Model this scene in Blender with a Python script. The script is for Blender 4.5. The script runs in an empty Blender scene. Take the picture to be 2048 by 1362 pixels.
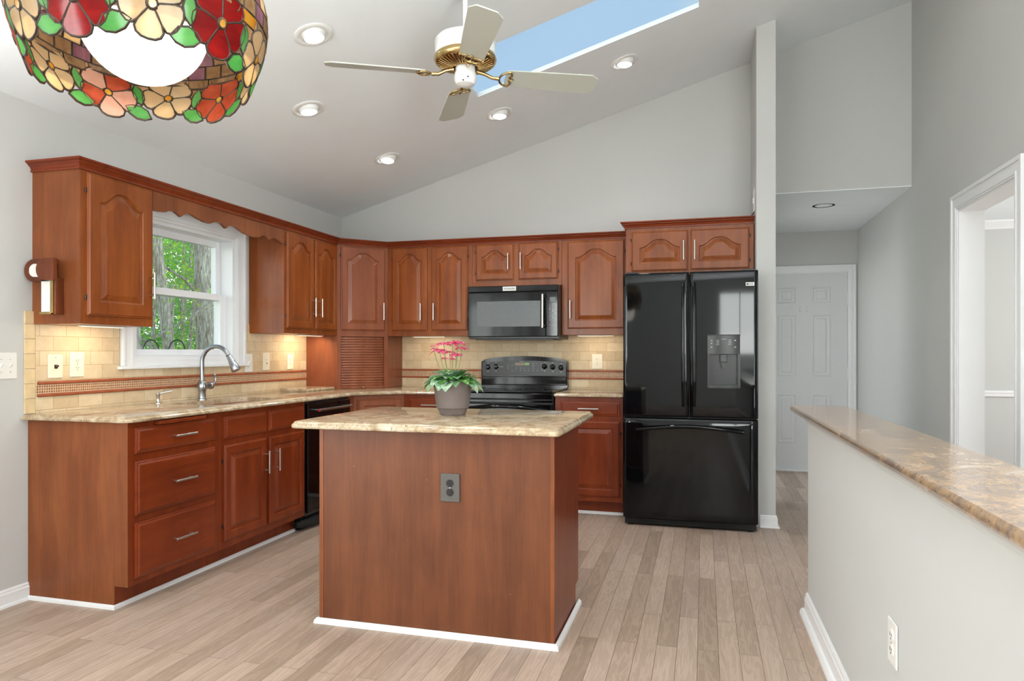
import bpy, bmesh, math, random
from mathutils import Vector, Matrix
random.seed(7)
PI = math.pi
R = math.radians
scn = bpy.context.scene
COL = scn.collection

# ---------------------------------------------------------------- camera
cam_d = bpy.data.cameras.new('camera')
cam = bpy.data.objects.new('camera', cam_d); COL.objects.link(cam)
cam.location = (3.263, -5.8322, 1.2309)
cam.rotation_euler = (R(90), 0, R(15.4544))
cam_d.sensor_width = 36.0
cam_d.lens = 1389.33 / 2048 * 36.0
cam_d.shift_y = 24.5 / 2048
cam_d.clip_start = 0.05
scn.camera = cam
scn.view_settings.view_transform = 'Standard'
scn.view_settings.look = 'None'
scn.view_settings.gamma = 1.0
scn.view_settings.use_curve_mapping = False
scn.view_settings.exposure = 0.42

# ---------------------------------------------------------------- sky
world = bpy.data.worlds.new('sky'); scn.world = world
world.use_nodes = True
wn, wl = world.node_tree.nodes, world.node_tree.links
wn.clear()
w_out = wn.new('ShaderNodeOutputWorld'); w_bg = wn.new('ShaderNodeBackground')
w_tc = wn.new('ShaderNodeTexCoord'); w_sep = wn.new('ShaderNodeSeparateXYZ')
w_ramp = wn.new('ShaderNodeValToRGB'); w_noise = wn.new('ShaderNodeTexNoise')
w_cr = wn.new('ShaderNodeValToRGB'); w_mix = wn.new('ShaderNodeMix'); w_mix.data_type = 'RGBA'
wl.new(w_tc.outputs['Generated'], w_sep.inputs[0])
wl.new(w_sep.outputs['Z'], w_ramp.inputs[0])
w_ramp.color_ramp.elements[0].position = 0.10; w_ramp.color_ramp.elements[0].color = (3.2, 3.35, 3.2, 1)
w_ramp.color_ramp.elements[1].position = 0.33; w_ramp.color_ramp.elements[1].color = (.45, .65, .90, 1)
wl.new(w_tc.outputs['Generated'], w_noise.inputs['Vector'])
w_noise.inputs['Scale'].default_value = 5.0; w_noise.inputs['Detail'].default_value = 6.0
wl.new(w_noise.outputs['Fac'], w_cr.inputs[0])
w_cr.color_ramp.elements[0].position = .52; w_cr.color_ramp.elements[0].color = (0, 0, 0, 1)
w_cr.color_ramp.elements[1].position = .80; w_cr.color_ramp.elements[1].color = (.45, .45, .45, 1)
wl.new(w_cr.outputs[0], w_mix.inputs['Factor'])
wl.new(w_ramp.outputs[0], w_mix.inputs['A']); w_mix.inputs['B'].default_value = (.9, .96, 1, 1)
wl.new(w_mix.outputs['Result'], w_bg.inputs[0]); w_bg.inputs[1].default_value = 0.75
wl.new(w_bg.outputs[0], w_out.inputs[0])

def area_light(name, loc, direction, sx, sy, power, color=(1, 1, 1), parent=None):
    d = bpy.data.lights.new(name, 'AREA'); d.shape = 'RECTANGLE'
    d.size = sx; d.size_y = sy; d.energy = power; d.color = color
    o = bpy.data.objects.new(name, d); COL.objects.link(o)
    o.location = loc
    o.rotation_euler = Vector(direction).to_track_quat('-Z', 'Y').to_euler()
    if parent: o.parent = parent
    return o
# added fill lamps imitating daylight, set outside unseen openings
area_light('left_fill', (-.35, -6.0, 1.15), (1, .1, 0.6), 2.9, 2.2, 62, (.97, .99, 1))
area_light('rear_fill', (.85, -8.45, 1.75), (0, 1, .6), 1.1, 1.5, 70, (.98, .99, 1))
area_light('rear_fill', (4.0, -8.45, 1.9), (0, 1, .6), 1.0, 1.6, 60, (.98, .99, 1))
area_light('right_fill', (5.25, -6.5, 1.0), (-1, .35, .95), 2.5, 1.9, 150, (.97, .99, 1))  # added lamp, aimed upward to lighten the sloped ceiling
area_light('side_room_fill', (8.2, -1.0, 1.5), (-1, 0, 0), 2.4, 1.6, 80, (.98, .99, 1))  # added lamp, brightens the room beyond the cased opening
area_light('hall_fill', (2.2, 1.0, 1.5), (1, 0, .1), 1.4, 1.4, 15, (.98, .99, 1))  # added lamp, brightens the hall from its unseen left side

# ---------------------------------------------------------------- helpers
def lin(r, g=None, b=None):
    if g is None: g = b = r
    f = lambda c: (c / 255 / 12.92) if c / 255 <= .04045 else ((c / 255 + .055) / 1.055) ** 2.4
    return (f(r), f(g), f(b), 1)

class N:
    """small node-tree builder"""
    def __init__(s, name):
        s.m = bpy.data.materials.new(name); s.m.use_nodes = True
        s.t = s.m.node_tree; s.b = s.t.nodes['Principled BSDF']; s.out = s.t.nodes['Material Output']
    def n(s, kind, **kw):
        q = s.t.nodes.new('ShaderNode' + kind)
        for k, v in kw.items():
            if hasattr(q, k): setattr(q, k, v)
            else: q.inputs[k.replace('_', ' ')].default_value = v
        return q
    def l(s, a, b): s.t.links.new(a, b)
    def coords(s, scale=(1, 1, 1), rot=(0, 0, 0), loc=(0, 0, 0), kind='Object'):
        tc = s.n('TexCoord'); mp = s.n('Mapping')
        mp.inputs['Scale'].default_value = scale; mp.inputs['Rotation'].default_value = rot; mp.inputs['Location'].default_value = loc
        s.l(tc.outputs[kind], mp.inputs[0]); return mp.outputs[0]
    def noise(s, vec, scale, detail=4, rough=.55, dist=0):
        q = s.n('TexNoise'); s.l(vec, q.inputs['Vector'])
        q.inputs['Scale'].default_value = scale; q.inputs['Detail'].default_value = detail
        q.inputs['Roughness'].default_value = rough; q.inputs['Distortion'].default_value = dist
        return q.outputs['Fac']
    def ramp(s, fac, stops):
        q = s.n('ValToRGB'); e = q.color_ramp.elements
        while len(e) < len(stops): e.new(.5)
        for i, (p, c) in enumerate(stops):
            e[i].position = p; e[i].color = c if len(c) == 4 else (*c, 1)
        s.l(fac, q.inputs[0]); return q.outputs[0]
    def mix(s, fac, a, b, blend='MIX'):
        q = s.n('Mix'); q.data_type = 'RGBA'; q.blend_type = blend
        for v, i in ((fac, 'Factor'), (a, 'A'), (b, 'B')):
            if hasattr(v, 'links'): s.l(v, q.inputs[i])
            else: q.inputs[i].default_value = v
        return q.outputs['Result']
    def bump(s, h, strength=.2, dist=.01):
        q = s.n('Bump'); q.inputs['Strength'].default_value = strength; q.inputs['Distance'].default_value = dist
        s.l(h, q.inputs['Height']); s.l(q.outputs[0], s.b.inputs['Normal'])
    def set(s, color=None, rough=.5, metal=0, spec=.5, coat=0, coat_rough=.1):
        if color is not None:
            if hasattr(color, 'links'): s.l(color, s.b.inputs['Base Color'])
            else: s.b.inputs['Base Color'].default_value = color
        if hasattr(rough, 'links'): s.l(rough, s.b.inputs['Roughness'])
        else: s.b.inputs['Roughness'].default_value = rough
        s.b.inputs['Metallic'].default_value = metal
        s.b.inputs['Specular IOR Level'].default_value = spec
        s.b.inputs['Coat Weight'].default_value = coat; s.b.inputs['Coat Roughness'].default_value = coat_rough
        return s.m

def plain(name, c, rough=.5, metal=0, spec=.5, var=.06, vscale=6, coat=0, bump=0):
    k = N(name); v = k.coords()
    f = k.noise(v, vscale, 3)
    d = tuple(x * (1 - var) for x in c[:3]) + (1,); u = tuple(min(1, x * (1 + var)) for x in c[:3]) + (1,)
    col = k.ramp(f, [(.3, d), (.7, u)])
    if bump: k.bump(k.noise(v, 120, 3), bump, .002)
    return k.set(col, rough, metal, spec, coat)

def emit(name, c, strength):
    k = N(name); e = k.n('Emission'); e.inputs[0].default_value = c; e.inputs[1].default_value = strength
    k.l(e.outputs[0], k.out.inputs[0]); return k.m

def wood(name, dark, mid, light, grain='Z', rough=.34, coat=.35, scratch=0):
    k = N(name)
    sc = {'Z': (9, 9, .9), 'X': (.9, 9, 9)}[grain]
    v = k.coords(sc); big = k.noise(v, 1.3, 5, .6, .6)
    col = k.ramp(big, [(.22, dark), (.52, mid), (.85, light)])
    v2 = k.coords({'Z': (60, 60, 2.2), 'X': (2.2, 60, 60)}[grain])
    fine = k.ramp(k.noise(v2, 3, 3), [(.35, (.86, .84, .82)), (.65, (1.05, 1.05, 1.05))])
    col = k.mix(.55, col, fine, 'MULTIPLY')
    v3 = k.coords((2.2, 2.2, 1.4)); patch = k.ramp(k.noise(v3, 2.6, 5, .6), [(.3, (.82, .79, .76)), (.7, (1.12, 1.13, 1.15))])
    col = k.mix(.8, col, patch, 'MULTIPLY')
    if scratch:
        v4 = k.coords((14, 14, 5)); s = k.ramp(k.noise(v4, 9, 2, .4), [(.80, (0, 0, 0)), (.82, (1, 1, 1))])
        col = k.mix(s, col, lin(190, 130, 95))
    return k.set(col, rough, 0, .28, coat, .22)

M = {}
M['cherry'] = wood('cherry', lin(110, 50, 18), lin(138, 72, 29), lin(158, 92, 45), coat=.2)
M['cherry_h'] = wood('cherry_horizontal', lin(102, 38, 14), lin(124, 50, 19), lin(144, 65, 28), 'X', coat=.2)
M['cherry_low'] = wood('cherry_lower', lin(102, 38, 14), lin(123, 50, 19), lin(143, 65, 28), coat=.2, scratch=1)
M['cherry_end'] = wood('cherry_end_panel', lin(108, 56, 28), lin(130, 72, 38), lin(147, 88, 50), rough=.42, coat=.15)
M['cherry_diag'] = wood('cherry_rosy', lin(120, 62, 38), lin(140, 78, 49), lin(155, 93, 60))
M['island_wood'] = wood('island_wood', lin(92, 50, 29), lin(109, 62, 36), lin(124, 74, 45), rough=.45, coat=.1, scratch=1)
M['wood_dark'] = wood('dark_walnut', lin(74, 32, 12), lin(104, 48, 20), lin(128, 64, 30))
M['wall'] = plain('wall_paint', lin(197, 197, 194), .75, spec=.25, var=.012, vscale=2, bump=.04)
M['ceiling'] = plain('ceiling_paint', lin(236, 240, 242), .8, spec=.2, var=.01, bump=.04)
M['trim'] = plain('trim_paint', lin(232, 232, 232), .35, var=.01)
M['door_white'] = plain('door_paint', lin(214, 214, 214), .4, var=.01)
M['vinyl'] = plain('window_vinyl', lin(232, 234, 236), .3, var=.01)
M['white_plastic'] = plain('white_plastic', lin(232, 231, 226), .3, var=.01)
M['ivory'] = plain('ivory_plastic', lin(236, 228, 206), .35, var=.01)
M['dark_slot'] = plain('dark_slot', lin(30, 28, 26), .5)
M['grey_plate'] = plain('grey_plate', lin(84, 80, 76), .4, var=.03)
M['fan_white'] = plain('fan_enamel', lin(232, 232, 230), .25, var=.01)
M['fan_blade'] = plain('fan_blade', lin(188, 190, 180), .38, var=.02)
M['brass'] = plain('brass', lin(196, 170, 118), .2, metal=1, var=.1, vscale=30)
M['brass_dark'] = plain('vent_dark_brass', lin(120, 62, 28), .4, metal=.5, var=.2)
M['nickel'] = plain('brushed_nickel', lin(205, 202, 196), .28, metal=1, var=.04)
M['steel'] = plain('stainless_steel', lin(165, 170, 176), .3, metal=1, var=.04)
M['black_gloss'] = plain('black_gloss', lin(8, 9, 11), .07, spec=.32, var=.1, vscale=2)
M['fridge_black'] = plain('fridge_black', lin(8, 10, 13), .05, spec=.34, var=.1, vscale=2)
M['black_satin'] = plain('black_satin', lin(22, 22, 23), .3, spec=.5, var=.1)
M['black_matte'] = plain('black_matte', lin(14, 14, 14), .7, var=.2)
M['panel_grey'] = plain('control_panel', lin(38, 38, 38), .3, var=.05)
M['mark_grey'] = plain('printed_mark', lin(190, 190, 188), .5)
M['badge'] = plain('badge_silver', lin(215, 215, 213), .35, var=.02)
M['mw_window'] = plain('microwave_window', lin(98, 102, 104), .25, spec=.3, var=.04, vscale=30)
M['red'] = plain('red_medallion', lin(170, 20, 24), .3)
M['pot'] = plain('pot_clay', lin(112, 100, 96), .55, var=.08, vscale=14)
M['soil'] = plain('soil', lin(50, 36, 26), .9, var=.4, vscale=60)
M['leaf'] = None
M['lead'] = plain('lead_came', lin(52, 38, 26), .5, metal=.3, var=.2, vscale=30)
M['bulb'] = emit('downlight_bulb', (1, .98, .95, 1), 9)
M['globe'] = emit('globe_glow', (1, .97, .9, 1), 1.6)
M['ledwarm'] = emit('undercabinet_led', (1, .82, .55, 1), 1.6)
M['green_led'] = emit('green_digits', (.1, .9, .15, 1), 1.0)
M['amber_glass'] = plain('amber_display', lin(110, 88, 48), .2)
M['hooks'] = plain('black_iron', lin(35, 42, 40), .6)

# floor
k = N('oak_planks'); v = k.coords(rot=(0, 0, R(90)))
br = k.n('TexBrick'); k.l(v, br.inputs['Vector'])
br.offset = .37; br.offset_frequency = 2; br.squash = 1
for i, x in (('Scale', 1), ('Mortar Size', .0011), ('Mortar Smooth', .1), ('Bias', 0), ('Brick Width', .95), ('Row Height', .083)):
    br.inputs[i].default_value = x
br.inputs['Color1'].default_value = (0, 0, 0, 1); br.inputs['Color2'].default_value = (1, 1, 1, 1); br.inputs['Mortar'].default_value = (.5, .5, .5, 1)
tone = k.ramp(br.outputs['Color'], [(0, lin(160, 140, 123)), (.35, lin(181, 159, 142)), (.7, lin(191, 170, 153)), (1, lin(173, 153, 139))])
gv = k.n('TexCoord'); gm = k.n('Mapping'); gm.inputs['Scale'].default_value = (14, 1.3, 1)
off = k.n('VectorMath'); off.operation = 'ADD'; sc3 = k.n('VectorMath'); sc3.operation = 'SCALE'; sc3.inputs['Scale'].default_value = 37
k.l(br.outputs['Color'], sc3.inputs[0]); k.l(gv.outputs['Object'], off.inputs[0]); k.l(sc3.outputs[0], off.inputs[1]); k.l(off.outputs[0], gm.inputs[0])
g1 = k.noise(gm.outputs[0], 1.6, 5, .6, 1.2)
wv = k.n('Math'); wv.operation = 'MULTIPLY'; wv.inputs[1].default_value = 30; k.l(g1, wv.inputs[0])
sn = k.n('Math'); sn.operation = 'SINE'; k.l(wv.outputs[0], sn.inputs[0])
rings = k.ramp(sn.outputs[0], [(.0, (.86, .84, .82)), (.55, (1, 1, 1)), (1, (1.03, 1.03, 1.03))])
col = k.mix(.8, tone, rings, 'MULTIPLY')
gm2 = k.coords((110, 3, 1)); fine = k.ramp(k.noise(gm2, 2, 3), [(.35, (.88, .87, .86)), (.6, (1.04, 1.04, 1.04))])
col = k.mix(.6, col, fine, 'MULTIPLY')
gm3 = k.coords((7, .7, 1)); knots = k.ramp(k.noise(gm3, 2.2, 4, .6, .8), [(.68, (1, 1, 1)), (.78, (.72, .68, .64))])
col = k.mix(.7, col, knots, 'MULTIPLY')
col = k.mix(br.outputs['Fac'], col, lin(112, 94, 78))
rr = k.ramp(k.noise(gm2, 2, 3), [(.3, (.36, .36, .36)), (.7, (.48, .48, .48))])
M['floor'] = k.set(col, rr, 0, .4)

def granite(name, c0, c1, c2, c3, speck=lin(84, 60, 52), stretch=(1, 1, 1)):
    k = N(name); v = k.coords(stretch)
    a = k.noise(v, 7.5, 8, .68, 1.6)
    col = k.ramp(a, [(.28, c0), (.45, c1), (.58, c2), (.74, c3)])
    vv = k.n('TexVoronoi'); vv.feature = 'F1'; k.l(k.coords((1, 1, 1)), vv.inputs['Vector']); vv.inputs['Scale'].default_value = 150
    cell = k.ramp(vv.outputs['Color'], [(.15, (.74, .70, .68)), (.5, (1, 1, 1)), (.85, (1.12, 1.12, 1.12))])
    col = k.mix(.55, col, cell, 'MULTIPLY')
    s = k.ramp(k.noise(k.coords(), 95, 4, .7), [(.585, (0, 0, 0)), (.66, (1, 1, 1))])
    s2 = k.ramp(k.noise(k.coords(), 9, 3), [(.4, (.15, .15, .15)), (.65, (.9, .9, .9))])
    s = k.mix(1, s, s2, 'MULTIPLY')
    col = k.mix(s, col, speck)
    return k.set(col, .09, 0, .5)
M['granite'] = granite('beige_granite', lin(138, 112, 86), lin(176, 154, 124), lin(200, 183, 157), lin(214, 205, 190))
M['granite_bar'] = granite('brown_granite', lin(116, 94, 82), lin(154, 132, 114), lin(184, 152, 118), lin(204, 194, 184), stretch=(1, .8, 1))

# wall tile
def tile_mat(name, axis):
    k = N(name)
    tc = k.n('TexCoord'); sp = k.n('SeparateXYZ'); cb = k.n('CombineXYZ')
    k.l(tc.outputs['Object'], sp.inputs[0]); k.l(sp.outputs[axis], cb.inputs['X']); k.l(sp.outputs['Z'], cb.inputs['Y'])
    mp = k.n('Mapping'); mp.inputs['Location'].default_value = (.03, -1.0895, 0); k.l(cb.outputs[0], mp.inputs[0])
    b = k.n('TexBrick'); k.l(mp.outputs[0], b.inputs['Vector']); b.offset = .5
    for i, x in (('Scale', 1), ('Mortar Size', .0016), ('Mortar Smooth', .3), ('Brick Width', .152), ('Row Height', .0755)): b.inputs[i].default_value = x
    b.inputs['Color1'].default_value = lin(203, 180, 146); b.inputs['Color2'].default_value = lin(222, 203, 171); b.inputs['Mortar'].default_value = lin(186, 160, 120)
    n = k.ramp(k.noise(k.coords(), 16, 6, .65, .6), [(.3, (.86, .84, .80)), (.62, (1.03, 1.03, 1.03))])
    col = k.mix(.8, b.outputs['Color'], n, 'MULTIPLY')
    inv = k.n('Math'); inv.operation = 'SUBTRACT'; inv.inputs[0].default_value = 1; k.l(b.outputs['Fac'], inv.inputs[1])
    k.bump(inv.outputs[0], .5, .002)
    return k.set(col, .5, 0, .35)
M['tile_y'] = tile_mat('travertine_tile', 'Y'); M['tile_x'] = tile_mat('travertine_tile_back', 'X')
def mosaic_mat(name, axis):
    k = N(name)
    tc = k.n('TexCoord'); sp = k.n('SeparateXYZ'); cb = k.n('CombineXYZ')
    k.l(tc.outputs['Object'], sp.inputs[0]); k.l(sp.outputs[axis], cb.inputs['X']); k.l(sp.outputs['Z'], cb.inputs['Y'])
    mp = k.n('Mapping'); mp.inputs['Location'].default_value = (0, -1.0245, 0); k.l(cb.outputs[0], mp.inputs[0])
    b = k.n('TexBrick'); k.l(mp.outputs[0], b.inputs['Vector']); b.offset = 0
    for i, x in (('Scale', 1), ('Mortar Size', .0019), ('Mortar Smooth', .1), ('Brick Width', .0135), ('Row Height', .0135)): b.inputs[i].default_value = x
    b.inputs['Color1'].default_value = lin(120, 70, 46); b.inputs['Color2'].default_value = lin(158, 104, 74); b.inputs['Mortar'].default_value = lin(214, 190, 156)
    return k.set(b.outputs['Color'], .4, 0, .4)
M['mosaic_y'] = mosaic_mat('mosaic', 'Y'); M['mosaic_x'] = mosaic_mat('mosaic_back', 'X')
M['liner'] = plain('rust_liner_tile', lin(158, 84, 52), .35, var=.18, vscale=18)
M['travertine'] = plain('travertine_edge', lin(216, 192, 150), .5, var=.1, vscale=14)

def thin_glass(name):
    k = N(name); t = k.n('BsdfTransparent'); t.inputs[0].default_value = (.97, .99, .98, 1)
    g = k.n('BsdfGlossy'); g.inputs['Roughness'].default_value = .02
    mx = k.n('MixShader'); mx.inputs[0].default_value = .035
    k.l(t.outputs[0], mx.inputs[1]); k.l(g.outputs[0], mx.inputs[2]); k.l(mx.outputs[0], k.out.inputs[0])
    return k.m
M['glass'] = thin_glass('window_glass')

def translucent(name, c0, c1, scale=8, tr=.5, rough=.5, streak=(1, 1, 1), gloss=.08):
    k = N(name); v = k.coords(streak); f = k.noise(v, scale, 4, .6, .8)
    col = k.ramp(f, [(.3, c0), (.7, c1)])
    d = k.n('BsdfDiffuse'); t = k.n('BsdfTranslucent'); g = k.n('BsdfGlossy'); g.inputs['Roughness'].default_value = rough * .3
    m1 = k.n('MixShader'); m1.inputs[0].default_value = tr; m2 = k.n('MixShader'); m2.inputs[0].default_value = gloss
    k.l(col, d.inputs[0]); k.l(col, t.inputs[0])
    k.l(d.outputs[0], m1.inputs[1]); k.l(t.outputs[0], m1.inputs[2]); k.l(m1.outputs[0], m2.inputs[1]); k.l(g.outputs[0], m2.inputs[2])
    k.l(m2.outputs[0], k.out.inputs[0]); return k.m
M['leaf'] = translucent('plant_leaf', lin(52, 118, 38), lin(120, 176, 92), 14, .3)
M['leaf_pale'] = translucent('plant_leaf_pale', lin(96, 150, 96), lin(186, 214, 186), 20, .3)
M['petal_pink'] = translucent('pink_petal', lin(222, 60, 118), lin(244, 132, 168), 20, .4)
M['stem'] = plain('flower_stem', lin(128, 150, 92), .6)
M['g_red'] = translucent('glass_red', lin(140, 6, 12), lin(190, 26, 20), 12, .7, streak=(1, 1, 4), gloss=.025)
M['g_cream'] = translucent('glass_cream', lin(222, 190, 140), lin(240, 220, 180), 12, .72, gloss=.025)
M['g_green'] = translucent('glass_green', lin(70, 160, 66), lin(132, 200, 118), 12, .65, gloss=.025)
M['g_pink'] = translucent('glass_pink', lin(206, 150, 128), lin(226, 180, 158), 12, .5, gloss=.025)
M['g_rust'] = translucent('glass_rust', lin(150, 56, 34), lin(204, 96, 66), 16, .5, gloss=.025)
M['g_brown'] = translucent('glass_brown', lin(112, 82, 52), lin(176, 140, 104), 30, .45, gloss=.025)
M['g_amber'] = translucent('glass_amber', lin(190, 120, 20), lin(226, 168, 60), 14, .55, gloss=.025)
M['g_purple'] = translucent('glass_purple', lin(120, 78, 96), lin(170, 120, 130), 14, .5, gloss=.025)
M['g_jewel'] = translucent('glass_jewel', lin(206, 128, 20), lin(248, 190, 70), 20, .5, gloss=.08)
M['bark'] = None
k = N('bark'); v = k.coords((1, 1, .16)); f = k.noise(v, 26, 7, .7, 1.0)
f2 = k.noise(k.coords((1, 1, .4)), 3, 4)
col = k.ramp(f, [(.30, lin(92, 84, 76)), (.46, lin(158, 152, 140)), (.64, lin(212, 214, 204))])
col = k.mix(.5, col, k.ramp(f2, [(.3, (.75, .78, .72)), (.7, (1.1, 1.1, 1.1))]), 'MULTIPLY')
k.bump(f, 1.0, .03)
M['bark'] = k.set(col, .9, 0, .1)
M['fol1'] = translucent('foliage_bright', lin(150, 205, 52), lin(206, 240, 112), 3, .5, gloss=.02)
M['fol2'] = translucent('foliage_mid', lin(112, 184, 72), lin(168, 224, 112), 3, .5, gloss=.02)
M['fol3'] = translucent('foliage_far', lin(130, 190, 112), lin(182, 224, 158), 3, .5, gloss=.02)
M['ground_out'] = plain('forest_floor', lin(96, 120, 60), .95, var=.4, vscale=3)

# ------------------------------------------------------------- object helpers
def link(name, bm, mat, parent=None, smooth=None, mats=None):
    me = bpy.data.meshes.new(name)
    bmesh.ops.recalc_face_normals(bm, faces=bm.faces[:])
    bm.to_mesh(me); bm.free()
    for m_ in (mats or [mat]): me.materials.append(m_)
    if smooth is not None:
        for p_ in me.polygons: p_.use_smooth = True
        try: me.set_sharp_from_angle(angle=R(smooth))
        except Exception: pass
    o = bpy.data.objects.new(name, me); COL.objects.link(o)
    if parent: o.parent = parent
    return o
def thing(name, label, cat, loc=(0, 0, 0), rz=0, group=None):
    o = bpy.data.objects.new(name, None); COL.objects.link(o)
    o.empty_display_size = .05
    o.location = loc; o.rotation_euler = (0, 0, R(rz)); o['label'] = label; o['category'] = cat
    if group: o['group'] = group
    return o
def tag(o, label, cat, group=None):
    o['label'] = label; o['category'] = cat
    if group: o['group'] = group
    return o
def struct(name, bm, mat, smooth=None, mats=None):
    o = link(name, bm, mat, None, smooth, mats); o['kind'] = 'structure'; return o
def nb(): return bmesh.new()
def bx(bm, x0, x1, y0, y1, z0, z1, bev=0, seg=2, mi=0):
    v = [bm.verts.new((x, y, z)) for z in (z0, z1) for y in (y0, y1) for x in (x0, x1)]
    fs = [bm.faces.new([v[i] for i in q]) for q in ((0, 2, 3, 1), (4, 5, 7, 6), (0, 1, 5, 4), (2, 6, 7, 3), (0, 4, 6, 2), (1, 3, 7, 5))]
    for f in fs: f.material_index = mi
    if bev:
        es = list({e for f in fs for e in f.edges})
        bmesh.ops.bevel(bm, geom=es, offset=bev, segments=seg, affect='EDGES', profile=.5)
    return fs
def bxo(name, mat, parent, x0, x1, y0, y1, z0, z1, bev=0, seg=2):
    bm = nb(); bx(bm, x0, x1, y0, y1, z0, z1, bev, seg); return link(name, bm, mat, parent)
def prism(bm, pts, lo, hi, ax='z', mi=0):
    """extrude a 2-D polygon; ax = extrusion axis; pts are the other two axes in order"""
    def P(p, h):
        return {'z': (p[0], p[1], h), 'y': (p[0], h, p[1]), 'x': (h, p[0], p[1])}[ax]
    a = [bm.verts.new(P(p, lo)) for p in pts]; b = [bm.verts.new(P(p, hi)) for p in pts]
    n = len(pts); fs = [bm.faces.new(a), bm.faces.new(b)]
    for i in range(n): fs.append(bm.faces.new((a[i], a[(i + 1) % n], b[(i + 1) % n], b[i])))
    for f in fs: f.material_index = mi
    return fs
def cyl(bm, p0, p1, r, seg=16, r2=None, caps=True):
    p0, p1 = Vector(p0), Vector(p1); d = (p1 - p0).normalized()
    q = d.to_track_quat('Z', 'Y'); r2 = r if r2 is None else r2
    A = [bm.verts.new(p0 + q @ Vector((r * math.cos(t), r * math.sin(t), 0))) for t in (2 * PI * i / seg for i in range(seg))]
    B = [bm.verts.new(p1 + q @ Vector((r2 * math.cos(t), r2 * math.sin(t), 0))) for t in (2 * PI * i / seg for i in range(seg))]
    for i in range(seg): bm.faces.new((A[i], A[(i + 1) % seg], B[(i + 1) % seg], B[i]))
    if caps: bm.faces.new(A[::-1]); bm.faces.new(B)
def tube(bm, pts, rad, seg=10, caps=True, flat=1.0, closed=False):
    pts = [Vector(p) for p in pts]; n = len(pts)
    rad = rad if isinstance(rad, (list, tuple)) else [rad] * n
    rings = []; up = Vector((0, 0, 1)); prev = None
    for i, p in enumerate(pts):
        if closed: d = (pts[(i + 1) % n] - pts[i - 1]).normalized()
        else: d = (pts[min(i + 1, n - 1)] - pts[max(i - 1, 0)]).normalized()
        if prev is None:
            a = up if abs(d.dot(up)) < .9 else Vector((1, 0, 0)); s = d.cross(a).normalized()
        else: s = (prev - d * prev.dot(d)).normalized()
        prev = s; u = s.cross(d)
        rings.append([bm.verts.new(p + (s * math.cos(t) + u * math.sin(t) * flat) * rad[i]) for t in (2 * PI * j / seg for j in range(seg))])
    m = n if closed else n - 1
    for i in range(m):
        A, B = rings[i], rings[(i + 1) % n]
        for j in range(seg): bm.faces.new((A[j], A[(j + 1) % seg], B[(j + 1) % seg], B[j]))
    if caps and not closed: bm.faces.new(rings[0][::-1]); bm.faces.new(rings[-1])
def lathe(bm, prof, c=(0, 0, 0), seg=32, mat4=None, mi=0):
    rings = []
    for r, z in prof:
        if r < 1e-6:
            rings.append([bm.verts.new((c[0], c[1], c[2] + z))])
        else:
            rings.append([bm.verts.new((c[0] + r * math.cos(t), c[1] + r * math.sin(t), c[2] + z)) for t in (2 * PI * j / seg for j in range(seg))])
    fs = []
    for A, B in zip(rings, rings[1:]):
        for j in range(seg):
            a, b = A[j % len(A)], A[(j + 1) % len(A)]; d, e = B[j % len(B)], B[(j + 1) % len(B)]
            q = []
            for x in (a, b, e, d):
                if x not in q: q.append(x)
            if len(q) >= 3:
                try: fs.append(bm.faces.new(q))
                except ValueError: pass
    for f in fs: f.material_index = mi
    if mat4: bmesh.ops.transform(bm, matrix=mat4, verts=[v for r_ in rings for v in r_])
    return fs
def profile_run(bm, prof, path, closed=False):
    """sweep a (out, up) profile along a horizontal path; path = [(x, y, outward nx, ny)] with mitre-ready normals"""
    rings = [[bm.verts.new((x + nx * o, y + ny * o, u)) for o, u in prof] for x, y, nx, ny in path]
    n = len(prof)
    for A, B in zip(rings, rings[1:]):
        for i in range(n): bm.faces.new((A[i], A[(i + 1) % n], B[(i + 1) % n], B[i]))
    bm.faces.new(rings[0]); bm.faces.new(rings[-1][::-1])

def loops_panel(bm, loops, cap=True):
    """loops: lists of (x, z, out) with equal length; out is towards -Y"""
    R_ = [[bm.verts.new((x, -o, z)) for x, z, o in L] for L in loops]
    n = len(R_[0])
    for A, B in zip(R_, R_[1:]):
        for i in range(n): bm.faces.new((A[i], A[(i + 1) % n], B[(i + 1) % n], B[i]))
    if cap: bm.faces.new(R_[-1])
    bm.faces.new(R_[0][::-1])
def door_loops(x0, x1, z0, z1, arch=0.0, stile=.055, t=.019, rail=None):
    K = 28 if arch else 2
    rail = rail or stile
    def rect(e):
        pts = [(x0 + e, z0 + e), (x1 - e, z0 + e)]
        for i in range(K + 1):
            s = 1 - 2 * i / K
            pts.append((x0 + e + (x1 - x0 - 2 * e) * (s + 1) / 2, z1 - e))
        return pts
    zt = z1 - rail - arch
    def arc(e):
        a = x0 + stile + e; b = x1 - stile - e
        pts = [(a, z0 + rail + e), (b, z0 + rail + e)]
        for i in range(K + 1):
            s = 1 - 2 * i / K
            q = max(0, min(1, (1 - abs(s) * 1.08) * 1.16)); h = arch * q * q * (3 - 2 * q) if arch else 0
            pts.append((a + (b - a) * (s + 1) / 2, zt - e + h))
        return pts
    L = lambda P, o: [(x, z, o) for x, z in P]
    return [L(rect(0), 0), L(rect(0), t - .009), L(rect(.003), t - .006), L(rect(.006), t - .0055), L(rect(.011), t),
            L(arc(-.005), t), L(arc(0), t - .004), L(arc(.001), t - .010), L(arc(.007), t - .011), L(arc(.034), t - .002), L(arc(.037), t - .0015)]
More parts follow.
